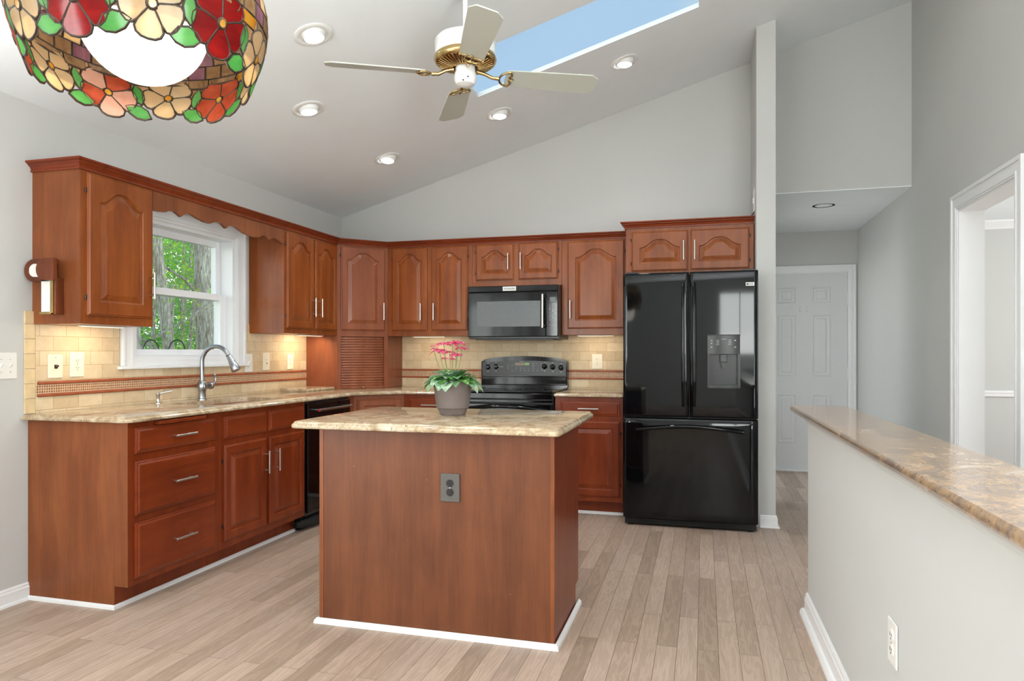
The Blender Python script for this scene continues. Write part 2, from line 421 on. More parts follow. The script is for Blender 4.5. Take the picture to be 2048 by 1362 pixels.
def drawer_loops(x0, x1, z0, z1, t=.019):
    def rect(e): return [(x0 + e, z0 + e), (x1 - e, z0 + e), (x1 - e, z1 - e), (x0 + e, z1 - e)]
    L = lambda P, o: [(x, z, o) for x, z in P]
    return [L(rect(0), 0), L(rect(0), t - .010), L(rect(.004), t - .007), L(rect(.010), t - .006), L(rect(.017), t - .001), L(rect(.020), t)]
def bar_pull(parent, x, z, length, vertical, y=-.019, name='handle'):
    bm = nb(); h = length / 2; d = .030; p = h * .72
    ax = lambda s: (x, y - d, z + s) if vertical else (x + s, y - d, z)
    cyl(bm, ax(-h), ax(h), .0058, 14)
    for s in (-p, p):
        a = ax(s); cyl(bm, (a[0], y, a[2]), (a[0], y - d, a[2]), .0042, 10)
    return link(name, bm, M['nickel'], parent, 40)
def hinge(parent, x, z, y=-.006):
    bm = nb(); cyl(bm, (x, y, z - .010), (x, y, z + .010), .0042, 8); cyl(bm, (x, y, z - .013), (x, y, z + .013), .0025, 8)
    return link('hinge', bm, M['black_satin'], parent, 40)
def add_door(cab, x0, x1, z0, z1, arch, hx, hz, hl=.145, hvert=True, mat=None, hinge_x=None, stile=.055):
    bm = nb(); loops_panel(bm, door_loops(x0, x1, z0, z1, arch, stile))
    d = link('door', bm, mat or M['cherry'], cab)
    if hx is not None: bar_pull(d, hx, hz, hl, hvert)
    if hinge_x is not None:
        dz = min(.09, (z1 - z0) * .2)
        hinge(d, hinge_x, z0 + dz); hinge(d, hinge_x, z1 - dz)
    return d
def add_drawer(cab, x0, x1, z0, z1, handle=True, mat=None, hl=.155, hx=None):
    bm = nb(); loops_panel(bm, drawer_loops(x0, x1, z0, z1))
    d = link('drawer', bm, mat or M['cherry_h'], cab)
    if handle: bar_pull(d, (x0 + x1) / 2 if hx is None else hx, (z0 + z1) / 2, hl, False)
    return d
def text_mesh(txt, size, mat, parent, loc, rot=(R(90), 0, 0), name='lettering', thick=.0006):
    cu = bpy.data.curves.new('t', 'FONT'); cu.body = txt; cu.size = size; cu.extrude = thick; cu.align_x = 'CENTER'; cu.align_y = 'CENTER'
    cu.resolution_u = 3
    t = bpy.data.objects.new('t', cu); COL.objects.link(t)
    dg = bpy.context.evaluated_depsgraph_get(); me = bpy.data.meshes.new_from_object(t.evaluated_get(dg))
    bpy.data.objects.remove(t)
    me.materials.clear(); me.materials.append(mat)
    o = bpy.data.objects.new(name, me); COL.objects.link(o); o.parent = parent; o.location = loc; o.rotation_euler = rot
    return o

# ================================================================ ROOM SHELL
CS = .29; CZ = 2.488           # ceiling slope and eave height
ceil = lambda x: CZ + CS * x
XR = 4.767; YF = -8.2; YD = 1.915
def wall_cells(name, axis, lo, hi, u0, u1, z0, z1, holes, mat):
    us = sorted({u0, u1, *[h[0] for h in holes], *[h[1] for h in holes]}); zs = sorted({z0, z1, *[h[2] for h in holes], *[h[3] for h in holes]})
    bm = nb()
    for a, b in zip(us, us[1:]):
        for c, d in zip(zs, zs[1:]):
            if any(h[0] <= a and b <= h[1] and h[2] <= c and d <= h[3] for h in holes): continue
            if axis == 'x': bx(bm, lo, hi, a, b, c, d)
            else: bx(bm, a, b, lo, hi, c, d)
    bmesh.ops.remove_doubles(bm, verts=bm.verts[:], dist=1e-5)
    bm.verts.index_update(); seen = {}
    for f in bm.faces[:]:
        seen.setdefault(tuple(sorted(v.index for v in f.verts)), []).append(f)
    dead = [f for fl in seen.values() if len(fl) > 1 for f in fl]
    bmesh.ops.delete(bm, geom=dead, context='FACES')
    return struct(name, bm, mat)
bm = nb(); bx(bm, -.16, 8.4, YF, YD + .1, -.06, 0); struct('floor', bm, M['floor'])
WY0, WY1, WZ0, WZ1 = -2.465, -1.530, 1.185, 2.055
wall_cells('wall_left', 'x', -.16, 0, YF, .12, 0, CZ, [(WY0, WY1, WZ0, WZ1), (-7.5, -4.55, .02, 2.2)], M['wall'])
bm = nb(); prism(bm, [(0, 0), (3.62, 0), (3.62, 2.49), (XR, 2.49), (XR, ceil(XR)), (0, CZ)], 0, .12, 'y'); struct('wall_back', bm, M['wall'])
bm = nb(); prism(bm, [(3.62, 0), (3.749, 0), (3.749, ceil(3.749)), (3.62, ceil(3.62))], -.628, 0, 'y'); bx(bm, 3.62, 3.749, .0, .35, 0, 2.49); bx(bm, 3.62, 3.749, .35, 1.65, 2.1, 2.49); bx(bm, 3.62, 3.749, 1.65, YD, 0, 2.49); struct('wall_stub', bm, M['wall'])  # unseen doorway behind the stub, cut to let the added hall lamp in
wall_cells('wall_right', 'x', XR, XR + .13, YF, YD, 0, ceil(XR), [(-1.822, -1.0, 0, 2.108), (-7.8, -5.2, .1, 2.2)], M['wall'])
wall_cells('wall_front', 'y', YF - .12, YF, -.16, XR, 0, 2.45, [(.35, 1.35, .95, 2.3), (3.45, 4.55, .9, 2.3)], M['wall'])
bm = nb(); prism(bm, [(-.16, 2.45), (XR, 2.45), (XR, ceil(XR)), (-.16, ceil(-.16))], YF - .12, YF, 'y'); struct('wall_front', bm, M['wall'])
# hall
bm = nb(); bx(bm, 3.749, XR, .002, YD, 2.482, 2.4895); struct('ceiling_hall', bm, M['ceiling'])
wall_cells('wall_hall', 'y', YD, YD + .12, 3.62, XR + .13, 0, 2.55, [(3.84, 4.69, 0, 2.07)], M['wall'])
# side room seen through the opening
bm = nb(); bx(bm, XR + .13, 8.4, 1.5, 1.6, 0, 2.5); struct('wall_side_room', bm, M['wall'])
bm = nb(); bx(bm, XR + .13, 8.4, -4.1, -4.0, 0, 2.5); struct('wall_side_room_front', bm, M['wall'])
wall_cells('wall_side_room_outer', 'x', 7.9, 8.0, -4.0, 1.5, 0, 2.5, [(-2.2, .2, .7, 2.3)], M['wall'])  # unseen opening added so the side room lamp shines in
bm = nb(); bx(bm, XR + .13, 8.4, -4.1, 1.6, 2.44, 2.5); struct('ceiling_side_room', bm, M['ceiling'])
# sloped ceiling with the skylight hole
SX0, SX1, SY0, SY1 = 1.757, 3.232, -1.846, -1.268
bm = nb()
for a, b in ((0, SX0), (SX0, SX1), (SX1, XR)):
    for c, d in ((YF, SY0), (SY0, SY1), (SY1, 0)):
        if a == SX0 and c == SY0: continue
        prism(bm, [(a, ceil(a)), (b, ceil(b)), (b, ceil(b) + .005), (a, ceil(a) + .005)], c, d, 'y')
struct('ceiling', bm, M['ceiling'])
# skylight
bm = nb(); e = .05
for a, b, c, d in ((SX0 - e, SX1 + e, SY0 - e, SY0), (SX0 - e, SX1 + e, SY1, SY1 + e), (SX0 - e, SX0, SY0, SY1), (SX1, SX1 + e, SY0, SY1)):
    prism(bm, [(a, ceil(a) + .0052), (b, ceil(b) + .0052), (b, ceil(b) + .03), (a, ceil(a) + .03)], c, d, 'y')
w2 = struct('window_2', bm, M['trim'])
bm = nb(); prism(bm, [(SX0, ceil(SX0) + .006), (SX1, ceil(SX1) + .006), (SX1, ceil(SX1) + .010), (SX0, ceil(SX0) + .010)], SY0, SY1, 'y')
link('pane', bm, M['glass'], w2)

# ---- kitchen window
bm = nb()
cw = .105
def case_bar(bm, y0, y1, z0, z1, horiz):
    bx(bm, 0, .014, y0, y1, z0, z1, .002)
# side casings with stepped profile, head casing, stool and apron
for (y0, y1, inner) in ((WY0 - cw + .01, WY0 + .004, 1), (WY1 - .004, WY1 + cw - .01, 0)):
    bx(bm, 0, .013, y0, y1, 1.1525, WZ1 + cw - .01, .002)
    a = y0 if inner else y1 - .022
    bx(bm, .0131, .024, a, a + .022, 1.1525, WZ1 + cw - .01, .003)
    a = y1 - .03 if inner else y0 + .012
    bx(bm, .0131, .018, a, a + .018, 1.1525, WZ1 + .011, .002)
bx(bm, 0, .013, WY0 + .0045, WY1 - .0045, WZ1 - .004, WZ1 + cw - .01, .002)
bx(bm, .0131, .0241, WY0 - cw + .033, WY1 + cw - .033, WZ1 + cw - .032, WZ1 + cw - .01, .003)
bx(bm, .0131, .018, WY0 - .01, WY1 + .01, WZ1 + .012, WZ1 + .03, .002)
bx(bm, 0, .0128, WY0 + .0045, WY1 - .0045, 1.152, WZ0 + .004, .002)
bx(bm, 0, .035, WY0 - cw - .015, WY1 + cw + .015, 1.134, 1.152, .005)
# jamb liner
bx(bm, -.16, -.0005, WY0, WY0 + .028, WZ0, WZ1); bx(bm, -.16, -.0005, WY1 - .028, WY1, WZ0, WZ1)
bx(bm, -.16, -.0005, WY0 + .0281, WY1 - .0281, WZ1 - .028, WZ1); bx(bm, -.16, -.0005, WY0 + .0281, WY1 - .0281, WZ0, WZ0 + .028)
win = struct('window_1', bm, M['vinyl'])
def sash(name, x0, x1, y0, y1, z0, z1, st, top, bot):
    bm = nb()
    bx(bm, x0, x1, y0, y0 + st, z0, z1, .003); bx(bm, x0, x1, y1 - st, y1, z0, z1, .003)
    bx(bm, x0, x1, y0 + st, y1 - st, z1 - top, z1, .003); bx(bm, x0, x1, y0 + st, y1 - st, z0, z0 + bot, .003)
    s = link(name, bm, M['vinyl'], win)
    bm = nb(); bx(bm, (x0 + x1) / 2 - .002, (x0 + x1) / 2 + .002, y0 + st, y1 - st, z0 + bot, z1 - top); link('pane', bm, M['glass'], s)
sash('lower_sash', -.095, -.055, WY0 + .028, WY1 - .028, WZ0 + .028, 1.645, .062, .045, .040)
sash('upper_sash', -.145, -.105, WY0 + .028, WY1 - .028, 1.600, WZ1 - .028, .048, .045, .040)

# ---- added unseen windows and glazed doors, openings for the fill lamps
def added_opening(n, u0, u1, z0, z1, axis='y', x0=-.13):
    bm = nb(); f = .06; m = (u0 + u1) / 2
    for a, b, c, d in ((u0, u0 + f, z0, z1), (u1 - f, u1, z0, z1), (u0 + f, u1 - f, z0, z0 + f), (u0 + f, u1 - f, z1 - f, z1), (m - f / 2, m + f / 2, z0 + f, z1 - f)):
        if axis == 'y': bx(bm, a, b, YF - .09, YF - .02, c, d, .004)
        else: bx(bm, x0, x0 + .08, a, b, c, d, .004)
    s = struct(n, bm, M['vinyl']); bm = nb()
    if axis == 'y': bx(bm, u0 + f, u1 - f, YF - .055, YF - .051, z0 + f, z1 - f)
    else: bx(bm, x0 + .038, x0 + .042, u0 + f, u1 - f, z0 + f, z1 - f)
    link('pane', bm, M['glass'], s)
added_opening('added_window_3', .35, 1.35, .95, 2.3); added_opening('added_window_4', 3.45, 4.55, .9, 2.3); added_opening('added_door_3', -7.5, -4.55, .02, 2.2, 'x'); added_opening('added_door_4', -7.8, -5.2, .1, 2.2, 'x', XR + .03)

# ---- hall door
bm = nb()
DX0, DX1, DZ = 3.852, 4.680, 2.055
bx(bm, DX0, DX1, YD + .045, YD + .08, .012, DZ)
hd = struct('door_1', bm, M['door_white'])
for (a, b) in ((4.006 - .0, 4.192), (4.340, 4.522)):
    for (c, d) in ((1.745, 1.915), (.985, 1.628), (.285, .80)):
        bm = nb(); y = YD + .045
        def rect(e): return [(a + e, c + e), (b - e, c + e), (b - e, d - e), (a + e, d - e)]
        loops_panel(bm, [[(x, z, o) for x, z in rect(e_)] for e_, o in ((0, 0), (0, .003), (.012, .006), (.020, .001), (.040, .001), (.048, .006))])
        p = link('door_panel', bm, M['door_white'], hd); p.location = (0, y, 0)
bm = nb(); bx(bm, 4.225, 4.245, YD + .035, YD + .046, 1.655, 1.715, .003); bx(bm, 4.285, 4.305, YD + .035, YD + .046, 1.655, 1.715, .003)
link('knocker', bm, M['door_white'], hd)
bm = nb(); bx(bm, 4.678, 4.690, YD + .03, YD + .05, 1.72, 1.84); bx(bm, 4.678, 4.690, YD + .03, YD + .05, .95, 1.07)
link('hinge', bm, M['white_plastic'], hd)
def casing_L(bm, u0, u1, z1, w, place, side='both'):
    """door casing: two legs and a head, built from two steps"""
    for (o0, o1, t) in ((0, w, .012), (w - .02, w + .001, .020), (.012, .026, .017)):
        if side in ('both', 'l'): place(bm, u0 - o1, u0 - o0, 0, z1 + o1, t)
        if side in ('both', 'r'): place(bm, u1 + o0, u1 + o1, 0, z1 + o1, t)
        place(bm, u0 - o0, u1 + o0, z1 + o0, z1 + o1, t)
bm = nb(); casing_L(bm, DX0 - .008, DX1 + .008, DZ + .012, .062, lambda b, a, c, d, e, t: bx(b, max(a, 3.75), c, YD - t, YD, d, e)); struct('trim_1', bm, M['trim'])
bm = nb(); bx(bm, 3.75, DX0 - .002, YD + .0, YD + .085, 0, 2.067); bx(bm, DX1 + .002, 4.69, YD, YD + .085, 0, 2.067); bx(bm, DX0 - .002, DX1 + .002, YD, YD + .085, DZ + .003, 2.067); bx(bm, 3.85, 4.69, YD - .01, YD + .09, 0, .012); struct('trim_2', bm, M['trim'])
# ---- cased opening on the right
bm = nb(); OY0, OY1, OZ = -1.822, -1.0, 2.108
casing_L(bm, OY0, OY1, OZ, .092, lambda b, a, c, d, e, t: bx(b, XR - t, XR, a, c, d, e)); struct('trim_3', bm, M['trim'])
bm = nb(); bx(bm, XR - .004, XR + .135, OY0 - .001, OY0 + .014, 0, OZ); bx(bm, XR - .004, XR + .135, OY1 - .014, OY1 + .001, 0, OZ); bx(bm, XR - .004, XR + .135, OY0 + .014, OY1 - .014, OZ - .014, OZ + .001); struct('trim_4', bm, M['trim'])
bm = nb(); bx(bm, XR + .131, 8, 1.478, 1.5, .828, .885, .006); bx(bm, XR + .131, 8, 1.470, 1.479, .862, .878, .003); struct('trim_5', bm, M['trim'])
bm = nb(); prism(bm, [(1.5, 2.365), (1.488, 2.365), (1.480, 2.38), (1.455, 2.405), (1.435, 2.425), (1.43, 2.44), (1.5, 2.44)], XR + .131, 7.9, 'x'); struct('trim_6', bm, M['trim'])

# ---- baseboards
def base_prof(h=.085, t=.013): return [(0, 0), (t, 0), (t, h * .74), (t * .7, h * .82), (t * .75, h * .9), (t * .35, h), (0, h)]
def baseboard(name, path, h=.085, t=.013, shoe=True):
    bm = nb(); profile_run(bm, base_prof(h, t), path)
    if shoe: profile_run(bm, [(t, 0), (t + .012, 0), (t + .010, .011), (t, .016)], path)
    return struct(name, bm, M['trim'])
baseboard('baseboard_left', [(0, -4.5, 1, 0), (0, -3.127, 1, 0)])
baseboard('baseboard_stub', [(3.645, -.628, 0, -1), (3.749, -.628, 1, -1), (3.749, .35, 1, 0)])
baseboard('baseboard_right', [(XR, YD, -1, 0), (XR, -.905, -1, 0)])
baseboard('baseboard_right_front', [(XR, -1.92, -1, 0), (XR, YF, -1, 0)])
baseboard('baseboard_side_room', [(XR + .13, 1.5, 0, -1), (7.9, 1.5, 0, -1)])

# ---- half wall (turned 0.8 degrees), built in its own frame
HA = R(.8)
hw_e = Matrix.Translation((3.733, -2.322, 0)) @ Matrix.Rotation(HA, 4, 'Z')
def hw(bm): bmesh.ops.transform(bm, matrix=hw_e, verts=bm.verts[:]); return bm
bm = nb(); bx(bm, 0, .14, -4.6, 0, 0, .931); struct('wall_half', hw(bm), M['wall'])
bm = nb()
prof = [(0, .900), (.004, .900), (.008, .910), (.018, .921), (.024, .925), (.024, .931), (0, .931)]
profile_run(bm, prof, [(0, -4.6, -1, 0), (0, 0, -1, 1), (.14, 0, 1, 1), (.14, -4.6, 1, 0)]); struct('trim_7', hw(bm), M['wall'])
bm = nb()
profile_run(bm, base_prof(.105, .014), [(0, -4.6, -1, 0), (0, 0, -1, 1), (.14, 0, 1, 1), (.14, -4.6, 1, 0)])
profile_run(bm, [(.014, 0), (.034, 0), (.032, .012), (.024, .022), (.014, .024)], [(0, -4.6, -1, 0), (0, .03, -1, 0)])
struct('baseboard_half', hw(bm), M['trim'])

# ================================================================ COUNTERTOPS
CT0, CT1 = .896, .925
def slab(bm, pts, z0, z1, hole=None, ogee=True):
    """stone slab with an eased / bullnose edge; pts counter-clockwise, sharp mitred offsets"""
    n = len(pts)
    def off(e):
        out = []
        for i in range(n):
            p0, p1, p2 = Vector(pts[i - 1]), Vector(pts[i]), Vector(pts[(i + 1) % n])
            d1, d2 = (p1 - p0).normalized(), (p2 - p1).normalized()
            n1, n2 = Vector((d1.y, -d1.x)), Vector((d2.y, -d2.x))
            b = (n1 + n2); b = b / max(.2, b.dot(n1))
            out.append(p1 + b * -e)
        return out
    h = z1 - z0
    if ogee: st = [(.010, 0), (.003, .10 * h), (0, .30 * h), (.0005, .48 * h), (.005, .66 * h), (.011, .76 * h), (.0115, .86 * h), (.015, .96 * h), (.019, h)]
    else: st = [(.007, 0), (.002, .2 * h), (0, .5 * h), (.002, .8 * h), (.007, h)]
    rings = []
    for e, dz in st: rings.append([bm.verts.new((p.x, p.y, z0 + dz)) for p in off(e)])
    for A, B in zip(rings, rings[1:]):
        for i in range(n): bm.faces.new((A[i], A[(i + 1) % n], B[(i + 1) % n], B[i]))
    if not hole:
        bm.faces.new(rings[0][::-1]); bm.faces.new(rings[-1])
    else:
        ht = [bm.verts.new((x, y, z1)) for x, y in hole]; hb = [bm.verts.new((x, y, z0)) for x, y in hole]; m = len(hole)
        for i in range(m): bm.faces.new((ht[i], hb[i], hb[(i + 1) % m], ht[(i + 1) % m]))
        for outer, inner in ((rings[-1], ht), (rings[0], hb)):
            es = []
            for L in (outer, inner):
                for i in range(len(L)):
                    e_ = bm.edges.get((L[i], L[(i + 1) % len(L)]))
                    es.append(e_)
            bmesh.ops.triangle_fill(bm, use_beauty=True, edges=es)
def rounded(pts, r, seg=5):
    out = []; n = len(pts)
    for i in range(n):
        p0, p1, p2 = Vector(pts[i - 1]), Vector(pts[i]), Vector(pts[(i + 1) % n])
        a = p1 + (p0 - p1).normalized() * r; b = p1 + (p2 - p1).normalized() * r
        for j in range(seg + 1):
            t = j / seg; out.append(tuple((a * (1 - t) ** 2 + p1 * 2 * t * (1 - t) + b * t * t)))
    return out
sink_hole = rounded([(.19, -2.40), (.535, -2.40), (.535, -1.70), (.19, -1.70)], .07)
bm = nb()
slab(bm, [(.002, -3.165), (.615, -3.165), (.648, -3.130), (.648, -.935), (.935, -.648), (1.386, -.648), (1.386, -.002), (.002, -.002)], CT0, CT1, hole=sink_hole)
ct = tag(link('countertop', bm, M['granite'], None, 35), 'beige granite L-shaped worktop with the sink cut-out under the window', 'countertop')
bm = nb(); slab(bm, [(2.160, -.648), (2.684, -.648), (2.684, -.002), (2.160, -.002)], CT0, CT1)
tag(link('countertop', bm, M['granite'], None, 35), 'short beige granite worktop between the black range and the refrigerator', 'countertop')
# sink
sk = thing('kitchen_sink', 'stainless steel undermount sink in the granite worktop below the window', 'sink', (.3625, -2.05, .69))
bm = nb()
def rr2(e, z): return [bm.verts.new((x - .3625, y + 2.05, z - .69)) for x, y in rounded([(.185 + e, -2.405 + e), (.54 - e, -2.405 + e), (.54 - e, -1.695 - e), (.185 + e, -1.695 - e)], .07)]
rg = [rr2(-.02, CT0 - .0005), rr2(0, CT0 - .001), rr2(.004, .75), rr2(.03, .70), rr2(.06, .695)]
for A, B in zip(rg, rg[1:]):
    for i in range(len(A)): bm.faces.new((A[i], A[(i + 1) % len(A)], B[(i + 1) % len(A)], B[i]))
bm.faces.new(rg[-1]); link('basin', bm, M['steel'], sk, 50)
bm = nb(); lathe(bm, [(0, .008), (.02, .008), (.042, .010), (.045, .0055)], seg=24); link('drain', bm, M['nickel'], sk, 40)
# cutting board
bm = nb(); slab(bm, [(.030, -1.02), (.285, -1.04), (.305, -.66), (.030, -.64)], CT1, CT1 + .024, ogee=False)
tag(link('cutting_board', bm, M['granite'], None, 35), 'small thick beige granite slab lying on the worktop left of the appliance garage', 'cutting board')
# half-wall bar top
bm = nb(); slab(bm, [(-.042, -4.7), (.232, -4.7), (.232, .30), (.218, .325), (-.028, .325), (-.042, .30)], .931, .961, ogee=False)
tag(link('bar_top', hw(bm), M['granite_bar'], None, 35), 'long brown and grey granite ledge capping the white half wall at right', 'countertop')

# ================================================================ BASE CABINETS
BT = .896
def base_body(cab, w, depth, mat, toe=True, end=False, z1=BT, name='body', toe_in=.078, toe_h=.110):
    bm = nb()
    pr = [(0, toe_h), (0, z1), (depth, z1), (depth, .0), (toe_in, 0), (toe_in, toe_h)]
    prism(bm, pr, 0, w, 'x')
    return link(name, bm, mat, cab)
# local frame: x = width (to the right seen from the room), y = depth into the wall, -y = towards the room
XF = .613
c1 = thing('base_cabinet', 'cherry three-drawer base cabinet with a pull-out board, end of the left run', 'cabinet', (XF, -3.124, 0), 90)
base_body(c1, .637, XF - .003, M['cherry_low'])
bm = nb(); prism(bm, [(.0, .110), (.0, BT), (XF - .003, BT), (XF - .003, 0), (.078, 0), (.078, .110)], -.0035, -.0002, 'x'); link('end_panel', bm, M['cherry_end'], c1)
for z0, z1 in ((.743, .868), (.442, .704), (.140, .409)): add_drawer(c1, .035, .603, z0, z1, hx=.335)
bm = nb(); bx(bm, .165, .50, -.034, -.0002, .872, .891, .003); d = link('pull_out_board', bm, M['cherry_h'], c1)
c2 = thing('base_cabinet', 'cherry two-door sink base cabinet with two false drawer fronts below the window', 'cabinet', (XF, -2.486, 0), 90)
base_body(c2, .881, XF - .003, M['cherry_low'])
for a, b in ((.036, .434), (.460, .858)): add_drawer(c2, a, b, .737, .865, handle=False)
add_door(c2, .036, .434, .150, .702, 0, .411, .552, .14, mat=M['cherry_low'], hinge_x=.031)
add_door(c2, .460, .858, .150, .702, 0, .521, .552, .14, mat=M['cherry_low'], hinge_x=.863)
# dishwasher
dw = thing('dishwasher', 'black built-in dishwasher with a steel bar handle beside the sink cabinet', 'dishwasher', (XF, -1.603, 0), 90)
bm = nb(); bx(bm, .004, .604, .002, XF - .02, .10, BT - .002); link('body', bm, M['black_satin'], dw)
bm = nb(); bx(bm, .008, .600, -.022, .0015, .125, .878, .004); link('door', bm, M['black_gloss'], dw)
bm = nb(); cyl(bm, (.085, -.062, .830), (.545, -.062, .830), .011, 16)
for x in (.100, .530): cyl(bm, (x, -.022, .830), (x, -.062, .830), .008, 12)
hh = link('handle', bm, M['steel'], dw, 40)
for x, s in ((.085, -1), (.545, 1)):
    bm = nb(); cyl(bm, (x, -.062, .830), (x + .003 * s, -.062, .830), .0085, 16); link('medallion', bm, M['red'], hh, 40)
bm = nb(); bx(bm, .02, .60, .05, .08, .0, .10); link('toe_kick', bm, M['black_matte'], dw)
bm = nb(); tube(bm, [(-.06, .035, .055), (0.0, .02, .052), (.1, .012, .05), (.3, .01, .05), (.5, .015, .05)], [.02, .03, .034, .034, .03], 12); link('insulation_strip', bm, M['black_matte'], dw, 60)
# diagonal corner base
A0 = Vector((XF, -.9085)); A1 = Vector((.9085, -XF)); dl = (A1 - A0).length
c3 = thing('base_cabinet', 'cherry diagonal corner base cabinet with one plain panelled door right of the dishwasher', 'cabinet', (A0.x, A0.y, 0), 45)
bm = nb(); inv = (Matrix.Translation((A0.x, A0.y, 0)) @ Matrix.Rotation(R(45), 4, 'Z')).inverted()
prism(bm, [(XF, -.9085), (.9085, -XF), (.9085, -.003), (.003, -.003), (.003, -.9085 - .088), (XF, -.9085 - .088)], .11, BT, 'z')
prism(bm, [(XF - .078, -.9085 + .03), (.9085 - .03, -XF + .078), (.9085 - .03, -.003), (.003, -.003), (.003, -.9085)], 0, .11, 'z')
bmesh.ops.transform(bm, matrix=inv, verts=bm.verts[:]); link('body', bm, M['cherry_diag'], c3)
add_door(c3, .028, dl - .028, .150, .862, 0, dl - .06, .60, .14, mat=M['cherry_diag'])
# back-left base
c4 = thing('base_cabinet', 'narrow cherry base cabinet with one drawer left of the black range', 'cabinet', (.9095, -XF, 0), 0)
base_body(c4, .472, XF - .003, M['cherry_low'])
add_drawer(c4, .045, .430, .758, .864, hx=.245); add_door(c4, .045, .430, .150, .715, 0, .385, .55, .14, mat=M['cherry_low'])
# right base
c5 = thing('base_cabinet', 'cherry base cabinet with one drawer and one door between range and refrigerator', 'cabinet', (2.163, -XF, 0), 0)
base_body(c5, .516, XF - .003, M['cherry_low'])
add_drawer(c5, .042, .494, .757, .862, hx=.262); add_door(c5, .042, .494, .150, .715, 0, .09, .60, .14, mat=M['cherry_low'], hinge_x=.499)
# white shoe strips under the cabinets
bm = nb(); sp = [(0, 0), (.012, 0), (.011, .014), (.004, .020), (0, .020)]
profile_run(bm, sp, [(.002, -3.1285, 0, -1), (.535, -3.1285, 1, -1), (.535, -1.615, 1, 0)]); struct('trim_8', bm, M['trim'])
bm = nb(); profile_run(bm, sp, [(2.18, -.5355, 0, -1), (2.678, -.5355, 0, -1)]); struct('trim_9', bm, M['trim'])
bm = nb(); profile_run(bm, sp, [(1.0, -.5355, 0, -1), (1.37, -.5355, 0, -1)]); struct('trim_10', bm, M['trim'])

# ================================================================ WALL CABINETS
UB, UT, UX = 1.375, 2.150, .300
def upper(name, label, loc, rz, w, depth, z0, z1, mat='cherry', shelf=True):
    c = thing(name, label, 'cabinet', loc, rz)
    bm = nb(); bx(bm, 0, w, 0, depth, z0, z1, .0015, 1); link('body', bm, M[mat], c); return c
u1 = upper('wall_cabinet', 'cherry single-door wall cabinet left of the window, nearest the camera', (UX, -3.100, 0), 90, .468, UX - .002, UB, UT)
bm = nb(); bx(bm, -.003, -.0002, 0, UX - .002, UB, UT); link('end_panel', bm, M['cherry_end'], u1)
add_door(u1, .032, .452, 1.418, 2.130, .064, .428, 1.60, .145, hinge_x=.027, stile=.075)
u2 = upper('wall_cabinet', 'cherry two-door wall cabinet between the window and the diagonal corner cabinet', (UX, -1.377, 0), 90, .761, UX - .002, UB, UT)
add_door(u2, .018, .385, 1.415, 2.118, .058, .355, 1.585, .145, hinge_x=.013)
add_door(u2, .402, .742, 1.415, 2.118, .058, .450, 1.585, .145, hinge_x=.747)
# diagonal corner wall cabinet with appliance garage
B0 = Vector((.300, -.614)); B1 = Vector((.614, -.300)); dl2 = (B1 - B0).length
u3 = thing('corner_cabinet', 'cherry diagonal corner wall cabinet with a slatted tambour appliance garage below', 'cabinet', (B0.x, B0.y, CT1), 45)
inv2 = (Matrix.Translation((B0.x, B0.y, CT1)) @ Matrix.Rotation(R(45), 4, 'Z')).inverted()
bm = nb(); poly = [(.300, -.614), (.614, -.300), (.614, -.003), (.003, -.003), (.003, -.614)]
prism(bm, poly, 1.368, UT + .001, 'z')
t_ = .018
prism(bm, [(.003, -.614), (.300, -.614), (.302, -.596), (.003, -.596)], CT1 + .001, 1.368, 'z')
prism(bm, [(.614, -.300), (.614, -.003), (.596, -.003), (.596, -.302)], CT1 + .001, 1.368, 'z')
bmesh.ops.transform(bm, matrix=inv2, verts=bm.verts[:])
bx(bm, 0, .034, .0, .018, .001, .445, .001, 1); bx(bm, dl2 - .034, dl2, .0, .018, .001, .445, .001, 1)
link('body', bm, M['cherry_diag'], u3)
bm = nb(); L = [[(x, z - CT1, o) for x, z, o in l_] for l_ in door_loops(.030, dl2 - .030, 1.420, 2.128, .060, .055)]
loops_panel(bm, L); dd = link('door', bm, M['cherry_diag'], u3); bar_pull(dd, dl2 - .052, 1.585 - CT1, .145, True); hinge(dd, .025, 2.05 - CT1)
bm = nb(); x0_, x1_ = .034, dl2 - .034
bx(bm, x0_, x1_, .016, .022, .002, .44)
nsl = 19; hs = .415 / nsl
for i in range(nsl):
    z = .024 + i * hs
    bx(bm, x0_ + .001, x1_ - .001, .006, .0165, z + .0016, z + hs - .0016, .0035, 2)
tb = link('tambour_door', bm, M['cherry_diag'], u3, 50)
bm = nb(); bx(bm, x0_ + .001, x1_ - .001, .003, .018, .001, .024, .002); link('bottom_rail', bm, M['cherry_diag'], tb)
bm = nb(); lathe(bm, [(0, .012), (.006, .011), (.0075, .006), (.004, .0)], seg=14, mat4=Matrix.Translation((.222, .003, .012)) @ Matrix.Rotation(R(90), 4, 'X')); link('knob', bm, M['brass'], tb, 40)
u4 = upper('wall_cabinet', 'cherry two-door wall cabinet between the corner cabinet and the microwave', (.615, -UX, 0), 0, .772, UX - .002, UB, UT)
add_door(u4, .043, .368, 1.418, 2.130, .058, .322, 1.578, .145, hinge_x=.038)
add_door(u4, .409, .733, 1.418, 2.130, .058, .440, 1.578, .145, hinge_x=.738)
u5 = upper('wall_cabinet', 'short cherry two-door wall cabinet directly above the microwave', (1.388, -UX, 0), 0, .764, UX - .002, 1.780, UT)
add_door(u5, .035, .362, 1.832, 2.130, .052, .322, 1.982, .135, hinge_x=.030)
add_door(u5, .405, .733, 1.832, 2.130, .052, .428, 1.982, .135, hinge_x=.738)
u6 = upper('wall_cabinet', 'tall cherry single-door wall cabinet between the microwave and the refrigerator', (2.153, -UX, 0), 0, .528, UX - .002, UB, UT)
add_door(u6, .048, .505, 1.424, 2.126, .064, .075, 1.578, .145, hinge_x=.510, stile=.07)
